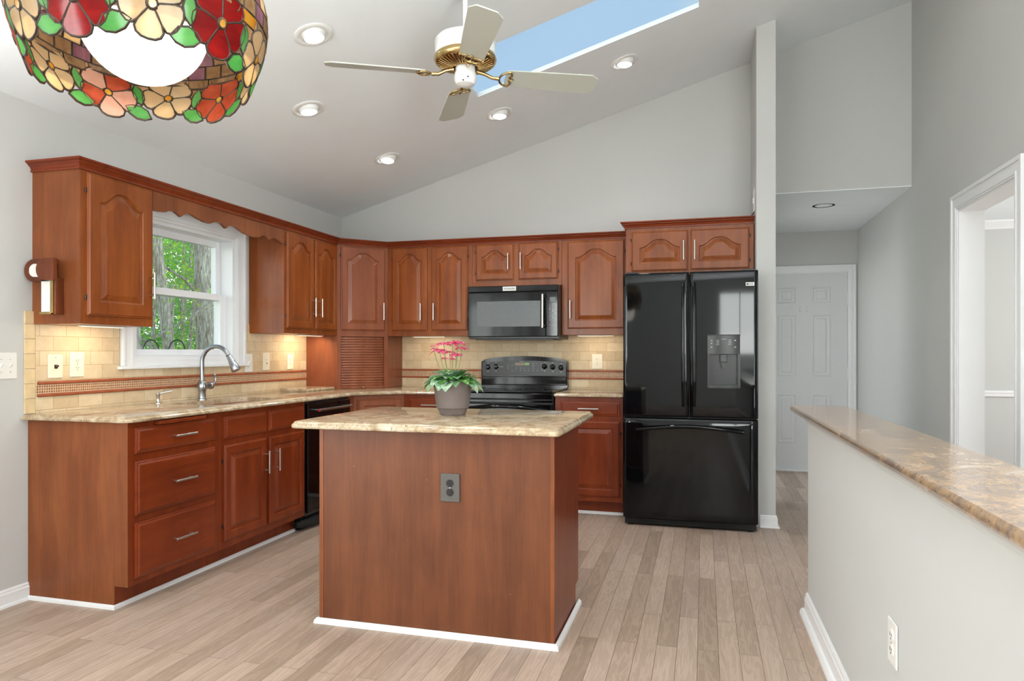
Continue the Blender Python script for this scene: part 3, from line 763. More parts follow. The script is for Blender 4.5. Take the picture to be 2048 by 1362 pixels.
u7 = upper('wall_cabinet', 'cherry two-door cabinet above the black refrigerator', (2.686, -.475, 0), 0, .928, .472, 1.815, 2.185)
add_door(u7, .045, .463, 1.848, 2.148, .060, .430, 1.994, .145, hinge_x=.040, stile=.065)
add_door(u7, .479, .896, 1.848, 2.148, .060, .510, 1.994, .145, hinge_x=.901, stile=.065)
# valance board over the window
bm = nb(); top = UT - .002; pts = [(-2.6305, top), (-2.6305, 2.026)]
key = [(-2.58, 2.028), (-2.535, 2.034), (-2.50, 2.050), (-2.465, 2.052), (-2.435, 2.040), (-2.412, 2.030), (-2.39, 2.047), (-2.36, 2.061), (-2.32, 2.060), (-2.27, 2.046), (-2.21, 2.036), (-2.16, 2.036),
       (-2.12, 2.052), (-2.09, 2.060), (-2.06, 2.056), (-2.035, 2.042), (-2.015, 2.031), (-1.99, 2.050), (-1.96, 2.060), (-1.92, 2.058), (-1.88, 2.044), (-1.83, 2.030), (-1.76, 2.022), (-1.70, 2.024), (-1.665, 2.030),
       (-1.63, 2.050), (-1.60, 2.052), (-1.575, 2.040), (-1.55, 2.029), (-1.525, 2.045), (-1.49, 2.052), (-1.45, 2.044), (-1.41, 2.030), (-1.3785, 2.026)]
pts += key + [(-1.3785, top)]
prism(bm, pts, UX - .020, UX, 'x')
tag(link('valance_board', bm, M['cherry_end']), 'scalloped cherry valance board bridging the wall cabinets above the window', 'valance')
# crown mouldings
cr = [(-.003, 2.136), (.007, 2.136), (.007, 2.146), (.004, 2.149), (.010, 2.160), (.022, 2.169), (.022, 2.173), (.028, 2.175), (.036, 2.181), (.036, 2.188), (-.003, 2.188)]
s2 = 1 / math.cos(R(22.5))
bm = nb(); u = R(22.5)
path = [(.002, -3.103, 0, -1), (UX, -3.103, 1, -1), (UX, -.614, math.cos(u) * s2, -math.sin(u) * s2), (.614, -UX, math.sin(u) * s2, -math.cos(u) * s2), (2.6845, -UX, 0, -1)]
profile_run(bm, [(o + .0035, z + .001) for o, z in cr], path)
tag(link('crown_moulding', bm, M['cherry_h'], None), 'long cherry crown moulding running along the tops of the wall cabinets', 'moulding')
bm = nb(); cr2 = [(o + .0035, z + .040 - .001) for o, z in cr]
profile_run(bm, cr2, [(2.686, -.31, -1, 0), (2.686, -.475, -1, -1), (3.614, -.475, .1, -1)])
tag(link('crown_moulding', bm, M['cherry_h'], None), 'short cherry crown moulding on the cabinet above the refrigerator', 'moulding')
# under-cabinet lights
def ucl(label, loc, rz, w, power, dy=.10):
    t = thing('undercabinet_light', label, 'light', loc, rz)
    bm = nb(); bx(bm, 0, w, dy, dy + .045, -.0075, -.0008, .001); link('housing', bm, M['white_plastic'], t)
    bm = nb(); bx(bm, .01, w - .01, dy + .006, dy + .039, -.0090, -.0076); link('diffuser', bm, M['ledwarm'], t)
    a = area_light('lamp', (w / 2, dy + .0225, -.011), (0, .35, -1), w * .9, .03, power * .42, (1, .80, .56), t)
ucl('warm light strip under the wall cabinet nearest the camera', (UX, -2.98, UB), 90, .26, 2.6)
ucl('warm light strip under the wall cabinet right of the window', (UX, -1.0, UB), 90, .34, 4.6)
ucl('warm light strip under the wall cabinet beside the refrigerator', (2.26, -UX, UB), 0, .30, 1.3)
ucl('warm light strip under the wall cabinet left of the microwave', (.80, -UX, UB), 0, .30, 1.0)

# ================================================================ BACKSPLASH
def splash(name, label, axis, regions, band, mt, mm):
    t = thing(name, label, 'tile backsplash', (0, 0, 0))
    bm = nb()
    for a, b, c, d in regions:
        if axis == 'x': bx(bm, .0005, .010, a, b, c, d)
        else: bx(bm, a, b, -.010, -.0005, c, d)
    link('tile_field', bm, mt, t)
    for n_, z0, z1, o, m_ in (('mosaic_border', 1.0225, 1.0685, .0125, mm), ('liner', 1.006, 1.0225, .019, M['liner']), ('liner', 1.0685, 1.085, .019, M['liner'])):
        bm = nb()
        L_ = [band] if n_ == 'mosaic_border' else []
        if not L_:
            x = band[0]; i = 0
            while x < band[1] - .01:
                e_ = min(x + .30, band[1]); L_.append((x, e_ - .0015)); x = e_
        for a, b in L_:
            bev = 0 if n_ == 'mosaic_border' else .006
            if axis == 'x': bx(bm, .0101, o, a, b, z0, z1, bev)
            else: bx(bm, a, b, -o, -.0101, z0, z1, bev)
        link(n_, bm, m_, t)
    return t
b1 = splash('tile_backsplash', 'beige travertine tile backsplash along the left wall under the window', 'x',
       [(-3.093, -2.572, CT1, 1.374), (-2.572, -1.421, CT1, 1.133), (-1.421, -.616, CT1, 1.374), (-1.424, -1.380, 1.374, 1.44)], (-3.087, -.617), M['tile_y'], M['mosaic_y'])
bm = nb(); z = CT1
for i in range(7):
    z1_ = min(z + .075, 1.44); bx(bm, .0005, .0105, -3.149, -3.0945, z + .001, z1_ - .0005, .001, 1); z = z1_
link('edge_strip', bm, M['travertine'], b1)
b2 = splash('tile_backsplash', 'beige travertine tile backsplash on the back wall behind the range', 'y', [(.616, 1.388, CT1, 1.374), (1.388, 2.152, CT1, 1.5), (2.152, 2.690, CT1, 1.374)], (.617, 2.688), M['tile_x'], M['mosaic_x'])

# ================================================================ OUTLETS AND SWITCHES
def plate(name, label, cat, loc, rz, kind, mat='ivory', w=.072, h=.116, group=None):
    t = thing(name, label, cat, loc, rz, group)
    bm = nb(); bx(bm, -w / 2, w / 2, -.006, -.0004, -h / 2, h / 2, .0025, 2); link('cover_plate', bm, M[mat], t)
    m2 = M['black_satin'] if mat == 'grey_plate' else M[mat]
    if kind == 'outlet':
        for z in (-.0195, .0195):
            bm = nb(); cyl(bm, (0, -.0058, z), (0, -.0085, z), .0165, 20); so = link('socket', bm, m2, t, 40)
            bm = nb(); bx(bm, -.0075, -.0055, -.0092, -.0084, z - .002, z + .007); bx(bm, .0055, .0075, -.0092, -.0084, z - .001, z + .006); cyl(bm, (0, -.0084, z - .0085), (0, -.0092, z - .0085), .0024, 8)
            link('slots', bm, M['dark_slot'], so)
        bm = nb(); cyl(bm, (0, -.0058, 0), (0, -.0075, 0), .003, 8); link('screw', bm, M['nickel'], t)
    elif kind == 'rocker':
        bm = nb(); bx(bm, -.0165, .0165, -.0095, -.0058, -.033, .033, .002); link('rocker', bm, m2, t)
        bm = nb(); bx(bm, -.004, .004, -.0105, -.0094, -.020, -.008); bx(bm, -.003, .003, -.0105, -.0094, .010, .014); link('slots', bm, M['dark_slot'], t)
    elif kind in ('toggle', 'double'):
        for x in ([0] if kind == 'toggle' else [-.023, .023]):
            bm = nb(); prism(bm, [(-.006, -.010), (-.006, .010), (-.018, .011), (-.019, .006)], x - .0045, x + .0045, 'x'); link('toggle', bm, m2, t)
            for z in (-.030, .030):
                bm = nb(); cyl(bm, (x, -.0058, z), (x, -.0072, z), .0028, 8); link('screw', bm, M['nickel'], t)
    elif kind == 'jack':
        bm = nb(); bx(bm, -.008, .008, -.012, -.0058, -.012, .008, .001); link('jack', bm, M['dark_slot'], t)
        bm = nb(); bx(bm, -.004, .009, -.018, -.0119, -.004, .006, .001); link('clip', bm, M['brass'], t)
        bm = nb(); cyl(bm, (0, -.0058, .045), (0, -.0072, .045), .003, 8); link('screw', bm, M['nickel'], t)
    elif kind == 'dimmer':
        for z in (-.018, .018):
            bm = nb(); bx(bm, -.010, .010, -.010, -.0058, z - .012, z + .012, .002); link('button', bm, m2, t)
    elif kind == 'blank':
        bm = nb(); bx(bm, -.016, .016, -.012, -.0058, -.02, .02, .002); link('sensor', bm, m2, t)
    return t
plate('light_switch', 'white double toggle switch plate on the painted wall at far left', 'light switch', (0.0, -3.245, 1.168), 90, 'double', 'white_plastic', .116, .128)
plate('phone_jack', 'ivory phone jack plate on the tile left of the ivory outlet', 'wall plate', (.010, -2.985, 1.161), 90, 'jack', 'ivory', .085, .122)
plate('wall_outlet', 'ivory duplex outlet on the tile left of the window', 'outlet', (.010, -2.856, 1.168), 90, 'outlet', 'ivory', .088, .132)
plate('light_switch', 'white toggle switch beside the right end of the window sill', 'light switch', (.010, -1.395, 1.156), 90, 'toggle', 'white_plastic', .085, .135)
plate('light_switch', 'ivory paddle switch, middle one of three plates right of the window', 'light switch', (.010, -1.18, 1.163), 90, 'rocker', 'ivory', .085, .132)
plate('wall_outlet', 'ivory outlet nearest the appliance garage, right of the window', 'outlet', (.010, -.859, 1.159), 90, 'dimmer', 'ivory', .085, .125)
plate('wall_outlet', 'white duplex outlet on the tile between range and refrigerator', 'outlet', (2.397, -.010, 1.157), 0, 'outlet', 'ivory', .088, .125)
plate('wall_outlet', 'dark grey duplex outlet on the front panel of the island', 'outlet', (2.206, -3.0085, .648), 0, 'outlet', 'grey_plate', .088, .122)
hp = hw_e @ Vector((0, -1.447, .455))
plate('wall_outlet', 'white duplex outlet low on the white half wall', 'outlet', tuple(hp), -90 + .8, 'outlet', 'white_plastic', .080, .118)
plate('wall_sensor', 'small white cover plate high on the narrow wall above the refrigerator', 'wall plate', (3.6195, -.44, 2.345), -90, 'blank', 'white_plastic', .12, .17)
bm = nb(); tube(bm, [(3.616, -.45, 2.262), (3.6, -.47, 2.235), (3.57, -.472, 2.226)], .0035, 8); tag(link('cable', bm, M['panel_grey'], None, 60), 'short grey cable end above the refrigerator cabinet at the narrow wall', 'cable')

# ================================================================ WALL BRACKET on the first cabinet
wb = thing('wall_bracket', 'small rounded wooden bracket with a white brass-edged strip on the end of the wall cabinet', 'bracket', (.17, -3.1035, 1.42))
def stadium(xc, zc, L, h, n=10):
    p = [(xc + L, zc - h), (xc + L, zc + h)]
    return p
bm = nb()   # front rounded ear and loop
pts = [(.052, .165), (.052, .272)] + [(-.004 + .0535 * math.cos(t) * 1.0, .2185 + .0535 * math.sin(t)) for t in [PI / 2 + i * PI / 12 for i in range(13)]]
prism(bm, pts, -.075, -.055, 'y'); link('ear', bm, M['wood_dark'], wb)
bm = nb()
o_ = [(-.098 + .062 * math.cos(t), .2185 + .056 * math.sin(t)) for t in [PI / 2 + i * PI / 14 for i in range(15)]]
i_ = [(-.098 + .038 * math.cos(t), .2185 + .033 * math.sin(t)) for t in [3 * PI / 2 - i * PI / 14 for i in range(15)]]
prism(bm, [(.0, .2745)] + o_ + [(.0, .1625), (.0, .1855)] + i_ + [(.0, .2515)], -.050, -.001, 'y'); link('loop', bm, M['wood_dark'], wb)
bm = nb(); bx(bm, -.134, .0, -.046, -.040, .186, .251); link('infill', bm, M['white_plastic'], wb)
bm = nb(); bx(bm, -.052, .004, -.050, -.044, .012, .178); link('white_strip', bm, M['white_plastic'], wb)
bm = nb(); bx(bm, .0045, .020, -.052, -.001, .006, .178, .001); bx(bm, -.060, .012, -.056, -.040, .0, .012, .001); link('brass_edge', bm, M['brass'], wb)
bm = nb(); bx(bm, .021, .034, -.045, -.001, .0, .178, .001); link('back_strip', bm, M['wood_dark'], wb)

# ================================================================ MICROWAVE
mw = thing('microwave', 'black over-the-range microwave with a steel bar handle below the short cabinets', 'microwave', (1.392, -.43, 1.342))
W = .758; H = .432
bm = nb(); bx(bm, 0, W, .03, .428, .0, H, .004); link('body', bm, M['black_satin'], mw)
bm = nb(); bx(bm, .002, .656, .0, .0295, .018, H - .052, .006); link('door', bm, M['black_gloss'], mw)
bm = nb(); bx(bm, .080, .612, -.0012, .0005, .100, .306, .0005); link('window', bm, M['mw_window'], mw)
bm = nb(); bx(bm, .659, W - .002, .0, .0295, .018, H - .052, .006); cp = link('control_panel', bm, M['black_gloss'], mw)
bm = nb(); bx(bm, .002, W - .002, .0, .0295, H - .050, H - .001, .005); link('top_vent', bm, M['black_gloss'], mw)
bm = nb(); bx(bm, .69, .735, -.001, .0002, .295, .332); link('display', bm, M['mw_window'], cp)
bm = nb()
for r_ in range(10):
    if r_ == 8: continue
    for c_ in range(3):
        w_ = .0045 + .003 * ((r_ * 7 + c_ * 5) % 3)
        bx(bm, .690 + c_ * .023 - w_ / 2, .690 + c_ * .023 + w_ / 2, -.001, .0002, .278 - r_ * .0185 - .0022, .278 - r_ * .0185 + .0022)
link('keypad', bm, M['mark_grey'], cp)
bm = nb(); cyl(bm, (.638, -.036, .088), (.638, -.036, .355), .011, 16)
for z in (.105, .338): cyl(bm, (.638, .0, z), (.638, -.036, z), .008, 12); 
link('handle', bm, M['nickel'], mw, 40)
bm = nb(); bx(bm, .300, .412, -.0035, .0002, H - .043, H - .008, .001); bdg = link('badge', bm, M['badge'], mw)
text_mesh('KitchenAid', .020, M['black_satin'], mw, (.356, -.0042, H - .0255))
bm = nb(); bx(bm, .05, .70, .06, .40, -.006, -.0004); link('bottom_grille', bm, M['black_satin'], mw)

# ================================================================ RANGE
rg_ = thing('range', 'black freestanding electric range with an arched control panel between the worktops', 'range', (1.396, -.66, 0))
W = .758
bm = nb(); bx(bm, 0, W, .03, .64, .03, .922, .003); link('body', bm, M['black_satin'], rg_)
bm = nb(); bx(bm, -.001, W + .001, .0, .60, .9225, .938, .006, 3); link('cooktop', bm, M['black_gloss'], rg_)
bm = nb()
for x, y, r_ in ((.20, .18, .10), (.56, .18, .085), (.20, .43, .085), (.56, .43, .10)):
    lathe(bm, [(r_ - .003, .9384), (r_, .9386), (r_ + .003, .9384)], (x, y, 0), 40)
link('burner_rings', bm, M['panel_grey'], rg_)
def bow(x): return .030 * (1 - ((x - W / 2) / (W / 2)) ** 2)
bm = nb(); n = 24; xs = [W * i / n for i in range(n + 1)]
pts = [(x, 1.172 + bow(x) + (-.018 if i in (0, n) else (0 if 1 < i < n - 1 else -.004))) for i, x in enumerate(xs)]
prism(bm, [(0, .9385)] + pts + [(W, .9385)], .585, .655, 'y'); link('backguard', bm, M['black_gloss'], rg_, 50)
bm = nb(); prism(bm, [(.012, 1.035), (W - .012, 1.035), (W - .012, 1.150)] + [(x, 1.140 + bow(x) * .8) for x in reversed(xs[2:-2])] + [(.012, 1.150)], .5815, .5855, 'y'); pn = link('control_panel', bm, M['panel_grey'], rg_)
bm = nb(); bx(bm, .004, W - .004, .5650, .5852, .955, 1.028, .006); link('front_ledge', bm, M['black_gloss'], rg_)
for x, z in ((.060, 1.108), (.133, 1.112), (.563, 1.115), (.634, 1.111), (.706, 1.106)):
    bm = nb(); lathe(bm, [(0, .024), (.013, .024), (.015, .021), (.016, .008), (.023, .006), (.024, .0)], seg=24, mat4=Matrix.Translation((x, .5815, z)) @ Matrix.Rotation(R(90), 4, 'X'))
    bx(bm, x - .0035, x + .0035, .5515, .559, z - .015, z + .015, .001)
    kn = link('knob', bm, M['black_gloss'], pn, 40)
    bm = nb(); bx(bm, x - .002, x + .002, .5808, .5813, z + .029, z + .037); bx(bm, x - .006, x + .006, .5808, .5813, z - .040, z - .036)
    for a in range(0, 360, 40):
        cx_, cz_ = x + .028 * math.cos(R(a)), z + .028 * math.sin(R(a)); bx(bm, cx_ - .001, cx_ + .001, .5808, .5813, cz_ - .001, cz_ + .001)
    link('dial_marks', bm, M['mark_grey'], kn)
bm = nb(); bx(bm, .305, .430, .5805, .5813, 1.122, 1.147); ds = link('display', bm, M['amber_glass'], pn)
bm = nb()
for i in range(4):
    x = .392 + i * .0095
    bx(bm, x, x + .006, .5798, .5804, 1.127, 1.1285); bx(bm, x, x + .006, .5798, .5804, 1.141, 1.1425); bx(bm, x + .0048, x + .006, .5798, .5804, 1.1286, 1.1409)
link('digits', bm, M['green_led'], ds)
bm = nb(); rnd = random.Random(3)
for i in range(9):
    for j in range(4):
        x = .235 + i * .037; z = 1.138 - j * .020
        if .295 < x < .44 and z > 1.115: continue
        if rnd.random() < .25: continue
        bx(bm, x, x + .005 + rnd.random() * .012, .5806, .5813, z, z + .0028)
for i in range(5): bx(bm, .165 + i * .007, .169 + i * .007, .5806, .5813, 1.108, 1.1115)
for i in range(6): bx(bm, .345 + i * .006, .349 + i * .006, .5806, .5813, 1.154, 1.157)
link('key_marks', bm, M['mark_grey'], pn)
bm = nb(); bx(bm, .002, W - .002, -.004, .0299, .872, .920, .006); bx(bm, .002, W - .002, .004, .0299, .845, .868, .004); link('front_rail', bm, M['black_gloss'], rg_)
bm = nb(); bx(bm, .004, W - .004, -.008, .0299, .245, .840, .008); od = link('oven_door', bm, M['black_gloss'], rg_)
bm = nb(); tube(bm, [(.05 + (W - .1) * i / 20, -.03 - .035 * math.sin(PI * i / 20), .790 + .030 * math.sin(PI * i / 20)) for i in range(21)], [.010] + [.014] * 19 + [.010], 12)
cyl(bm, (.055, -.008, .79), (.055, -.034, .79), .010); cyl(bm, (W - .055, -.008, .79), (W - .055, -.034, .79), .010); link('handle', bm, M['black_gloss'], od, 60)
bm = nb(); bx(bm, .10, W - .10, -.0095, -.0081, .38, .70, .0005); link('oven_window', bm, M['panel_grey'], od)
bm = nb(); bx(bm, .004, W - .004, -.006, .0299, .06, .235, .008); link('storage_drawer', bm, M['black_gloss'], rg_)
bm = nb()
for x in (.05, W - .05):
    for y in (.08, .6): cyl(bm, (x, y, 0), (x, y, .03), .018, 12)
link('feet', bm, M['black_matte'], rg_)

# ================================================================ REFRIGERATOR
fr = thing('refrigerator', 'black french-door refrigerator with ice dispenser against the narrow white wall', 'refrigerator', (2.706, -.842, 0))
W = .912
bm = nb(); bx(bm, .004, W - .004, .075, .80, .055, 1.775, .004); link('body', bm, M['black_satin'], fr)
def curved_door(name, x0, x1, z0, z1, bulge, parent, cut=None):
    """gloss door with softly bowed front"""
    bm = nb(); nx, nz = 16, 12
    def yy(x, z):
        s = (x - x0) / (x1 - x0) * 2 - 1; t = (z - z0) / (z1 - z0) * 2 - 1
        e = .010 * (max(0, abs(s) - .93) / .07) ** 2 + .008 * (max(0, abs(t) - .97) / .03) ** 2
        return bulge * (s * s) * .5 + e
    us = [x0 + (x1 - x0) * q for q in [0, .012, .035] + [i / nx for i in range(1, nx)] + [.965, .988, 1]]; us = sorted(set(us))
    vs = sorted(set([z0 + (z1 - z0) * q for q in [0, .005, .015, .5] + [i / nz for i in range(1, nz)] + [.985, .995, 1]]))
    if cut:
        us = sorted(set([u for u in us if not (cut[0] - .01 < u < cut[1] + .01)] + [cut[0], cut[1]])); vs = sorted(set([v_ for v_ in vs if not (cut[2] - .01 < v_ < cut[3] + .01)] + [cut[2], cut[3]]))
    F = [[bm.verts.new((u, yy(u, v_), v_)) for u in us] for v_ in vs]
    Bk = [[bm.verts.new((u, .07, v_)) for u in us] for v_ in vs]
    for j in range(len(vs) - 1):
        for i in range(len(us) - 1):
            hole = cut and cut[0] <= us[i] < cut[1] and cut[2] <= vs[j] < cut[3]
            if not hole: bm.faces.new((F[j][i], F[j][i + 1], F[j + 1][i + 1], F[j + 1][i]))
            bm.faces.new((Bk[j][i], Bk[j + 1][i], Bk[j + 1][i + 1], Bk[j][i + 1]))
    for j in range(len(vs) - 1):
        for i in (0, -1): bm.faces.new((F[j][i], F[j + 1][i], Bk[j + 1][i], Bk[j][i]))
    for i in range(len(us) - 1):
        for j in (0, -1): bm.faces.new((F[j][i], F[j][i + 1], Bk[j][i + 1], Bk[j][i]))
    return link(name, bm, M['fridge_black'], parent, 60)
zc_ = .779
ld = curved_door('door', 0, .4545, zc_, 1.795, .006, fr)
rd = curved_door('door', .4595, W, zc_, 1.795, .006, fr, cut=(.590, .786, 1.005, 1.222))
fz = curved_door('freezer_drawer', 0, W, .058, .770, .010, fr)
def long_handle(x, parent, s):
    bm = nb(); pts = []
    for i in range(25):
        t = i / 24; z = .862 + (1.715 - .862) * t
        y = -.012 - .050 * min(1, math.sin(PI * t) * 2.2) ** .6
        pts.append((x, y, z))
    tube(bm, pts, [.013 - .003 * abs(2 * i / 24 - 1) for i in range(25)], 14)
    link('handle', bm, M['black_gloss'], parent, 60)
long_handle(.417, ld, 1); long_handle(.490, rd, -1)
bm = nb(); pts = []
for i in range(29):
    t = i / 28; pts.append((.095 + .72 * t, -.012 - .050 * min(1, math.sin(PI * t) * 2.0) ** .6, .688 + .034 * math.sin(PI * t)))
tube(bm, pts, [.014 - .003 * abs(2 * i / 28 - 1) for i in range(29)], 14); link('handle', bm, M['black_gloss'], fz, 60)
bm = nb(); bx(bm, .831, .886, -.0035, .001, 1.687, 1.711, .0008); bg = link('badge', bm, M['badge'], rd)
bm = nb(); bx(bm, .836, .850, -.0042, -.0034, 1.693, 1.705)
for x in (.855, .860, .868, .873): bx(bm, x, x + .0028, -.0042, -.0034, 1.693, 1.705)
link('badge_marks', bm, M['panel_grey'], bg)
# dispenser
bm = nb(); pts = [(.580 + .214 * i / 10, -.004 - .012 * (1 - (2 * i / 10 - 1) ** 2)) for i in range(11)]
prism(bm, pts + [(.794, .004), (.580, .004)], 1.222, 1.350, 'z'); dp = link('dispenser_panel', bm, M['panel_grey'], rd, 50)
bm = nb(); bx(bm, .578, .796, -.018, .003, 1.350, 1.356, .002); bx(bm, .580, .592, -.008, .003, .992, 1.222, .001); bx(bm, .784, .796, -.008, .003, .992, 1.222, .001)
prism(bm, pts + [(.794, .004), (.580, .004)], .988, 1.006, 'z'); link('dispenser_frame', bm, M['panel_grey'], rd)
bm = nb(); bx(bm, .592, .784, .060, .066, 1.006, 1.222); prism(bm, [(.592, .0), (.598, .0), (.598, .06), (.592, .06)], 1.006, 1.222); prism(bm, [(.778, .0), (.784, .0), (.784, .06), (.778, .06)], 1.006, 1.222); bx(bm, .598, .778, .002, .06, 1.006, 1.010)
link('dispenser_recess', bm, M['black_satin'], rd)
bm = nb(); bx(bm, .664, .710, .010, .040, 1.165, 1.221, .003); prism(bm, [(.671, 1.165), (.703, 1.165), (.699, 1.125), (.675, 1.125)], .020, .032, 'y'); link('nozzle', bm, M['panel_grey'], rd)
bm = nb()
for x, w_, z in ((.607, .016, 1.312), (.607, .014, 1.292), (.607, .016, 1.266), (.762, .016, 1.312), (.762, .016, 1.266)):
    b_ = nb(); prism(b_, [(x - w_ / 2, z), (x + w_ / 2, z), (x, z + .009)], -.0150, -.0060, 'y'); link('dispenser_icon', b_, M['mark_grey'], dp)
for r_ in range(4):
    for x, s in ((.648, 1), (.727, -1)): bx(bm, x - .010 - (r_ // 3) * .003, x + .010, -.0168, -.012, 1.316 - r_ * .010, 1.3185 - r_ * .010)
bx(bm, .672, .703, -.0172, -.014, 1.323, 1.3255); link('dispenser_marks', bm, M['mark_grey'], dp)
bm = nb(); bx(bm, .01, W - .01, .03, .075, .012, .056, .002)
for i in range(3):
    bx(bm, .10, W - .10, .024, .0299, .020 + i * .012, .025 + i * .012)
link('base_grille', bm, M['black_matte'], fr)
for x in (.05, W - .05):
    bm = nb(); cyl(bm, (x - .02, .06, .022), (x + .02, .06, .022), .022, 14); link('roller', bm, M['black_matte'], fr, 40)
bm = nb(); bx(bm, .02, .10, .03, .10, 1.796, 1.806, .002); bx(bm, W - .10, W - .02, .03, .10, 1.796, 1.806, .002); link('hinge_cover', bm, M['black_satin'], fr)

# ================================================================ ISLAND
IX0, IX1, IY0, IY1 = 1.570, 2.664, -3.0045, -2.4386
ib = thing('kitchen_island', 'cherry panelled kitchen island with plain front and white base strip', 'kitchen island', (IX0, IY0, 0))
w, d_ = IX1 - IX0, IY1 - IY0
bm = nb(); prism(bm, [(.004, 0), (.004, .886), (d_, .886), (d_, .11), (d_ - .075, .11), (d_ - .075, 0)], .004, w - .004, 'x'); link('body', bm, M['island_wood'], ib)
bm = nb(); bx(bm, .022, w - .018, -.003, .0035, .0, .886); link('front_panel', bm, M['island_wood'], ib)
bm = nb(); prism(bm, [(.0, 0), (.0, .886), (d_, .886), (d_, .11), (d_ - .075, .11), (d_ - .075, 0)], w - .0035, w, 'x'); link('side_panel', bm, M['cherry_low'], ib)
for a, b in ((0, .021), (w - .0175, w + .001)):
    bm = nb(); bx(bm, a, b, -.005, .0035, 0, .886, .001); link('corner_strip', bm, M['cherry_end'], ib)
# range-side doors and drawers
for a, b in ((.03, .53), (.56, 1.06)):
    bm = nb(); loops_panel(bm, door_loops(-b, -a, .15, .70, 0)); o = link('door', bm, M['cherry_low'], ib); o.rotation_euler = (0, 0, PI); o.location = (0, d_, 0)
    bm = nb(); loops_panel(bm, drawer_loops(-b, -a, .74, .87)); o = link('drawer', bm, M['cherry_h'], ib); o.rotation_euler = (0, 0, PI); o.location = (0, d_, 0)
bm = nb(); profile_run(bm, [(0.0055, 0), (.021, 0), (.019, .014), (.010, .024), (.0055, .024)], [(0, d_ - .08, -1, 0), (0, 0, -1, -1), (w, 0, 1, -1), (w, d_ - .02, 1, 0)]); link('base_strip', bm, M['trim'], ib)
bm = nb(); slab(bm, rounded([(1.448, -3.068), (2.700, -3.068), (2.700, -2.150), (1.448, -2.150)], .035, 4), .8865, .920)
tag(link('island_top', bm, M['granite'], None, 35), 'beige granite slab with a bullnose edge on the island', 'countertop')

# ================================================================ FAUCET, SOAP DISPENSER
fc = thing('faucet', 'brushed steel gooseneck pull-down faucet behind the sink', 'faucet', (.100, -1.996, CT1))
bm = nb(); lathe(bm, [(0, 0), (.030, 0), (.030, .004), (.024, .008), (.023, .050), (.026, .060), (.030, .078), (.030, .098), (.024, .112), (.018, .120), (.017, .13), (0, .13)], seg=28); link('base', bm, M['steel'], fc, 50)
bm = nb(); pts = [(0, 0, .125), (0, 0, .18), (0, 0, .245)]
for i in range(1, 15):
    a = PI - i * (PI * .86) / 14; pts.append((.102 + .102 * math.cos(a), .01 * i / 14, .245 + .102 * math.sin(a)))
tube(bm, pts, .0135, 16); link('spout', bm, M['steel'], fc, 60)
e_ = Vector(pts[-1]); d_v = (Vector(pts[-1]) - Vector(pts[-2])).normalized()
bm = nb(); tube(bm, [e_ + d_v * s for s in (.0, .006, .03, .075, .108, .113)], [.0140, .0155, .018, .025, .031, .028], 18); hd_ = link('spray_head', bm, M['steel'], fc, 50)
bm = nb(); tube(bm, [e_ + d_v * s for s in (-.001, .004)], .0155, 18); link('collar', bm, M['black_satin'], hd_, 50)
bm = nb(); cyl(bm, (0, .02, .088), (0, .075, .088), .020, 20); lathe(bm, [(0, -.026), (.016, -.020), (.0235, -.008), (.0235, .006), (.018, .018), (0, .024)], (0, .082, .088), 20)
hb = link('handle_body', bm, M['steel'], fc, 50)
bm = nb(); tube(bm, [(0, .095, .095), (.004, .118, .105), (.006, .125, .13), (.004, .118, .155)], [.010, .008, .0065, .007], 12)
lathe(bm, [(0, -.010), (.008, -.006), (.010, 0), (.008, .007), (0, .010)], (.004, .117, .158), 14); link('lever', bm, M['steel'], fc, 60)
sd = thing('soap_dispenser', 'small brushed steel soap dispenser pump left of the faucet', 'soap dispenser', (.08, -2.353, CT1))
bm = nb(); lathe(bm, [(0, 0), (.020, 0), (.020, .004), (.012, .007), (.010, .012), (.010, .045), (.013, .048), (.013, .062), (0, .063)], seg=20); link('pump', bm, M['nickel'], sd, 50)
bm = nb(); tube(bm, [(0, 0, .058), (.02, .02, .064), (.055, .055, .074)], [.007, .006, .0055], 12); link('spout', bm, M['nickel'], sd, 50)

# ================================================================ POTTED PLANT
pp = thing('potted_plant', 'pink flowering plant in a grey-brown pot on the island top', 'potted plant', (2.045, -2.545, .920))
bm = nb(); lathe(bm, [(0, .0), (.060, .0), (.064, .002), (.072, .024), (.078, .034), (.081, .036), (.098, .158), (.1005, .172), (.094, .172), (.090, .150), (0, .150)], seg=48)
pot = link('pot', bm, M['pot'], pp, 30)
bm = nb(); lathe(bm, [(0, .153), (.05, .156), (.091, .151)], seg=28); link('soil', bm, M['soil'], pp)
bm = nb()
for a in (-2.1, -1.0): bx(bm, .060 * math.cos(a) - .006, .060 * math.cos(a) + .006, .062 * math.sin(a) - .003, .062 * math.sin(a) + .003, .0005, .006)
link('drain_notch', bm, M['dark_slot'], pot)
def leafmesh(bm, base, az, elev, L, Wd, droop, nseg=7, fold=.25, mi=0):
    az_, el = az, elev; p = Vector(base); rows = []
    side = Vector((-math.sin(az_), math.cos(az_), 0))
    for i in range(nseg + 1):
        t = i / nseg; e = el - droop * t
        d = Vector((math.cos(az_) * math.cos(e), math.sin(az_) * math.cos(e), math.sin(e)))
        if i: p = p + d * (L / nseg)
        wd = Wd * (math.sin(PI * min(1, t * .92 + .06)) ** .75) * (1 if t < .7 else 1 - (t - .7) * .5); up = side.cross(d) * -1
        rows.append((bm.verts.new(p + side * wd / 2 - up * -wd * fold * .5), bm.verts.new(p), bm.verts.new(p - side * wd / 2 - up * -wd * fold * .5)))
    for a, b in zip(rows, rows[1:]):
        for j in (0, 1):
            f = bm.faces.new((a[j], a[j + 1], b[j + 1], b[j])); f.material_index = mi; f.smooth = True
rl = random.Random(11)
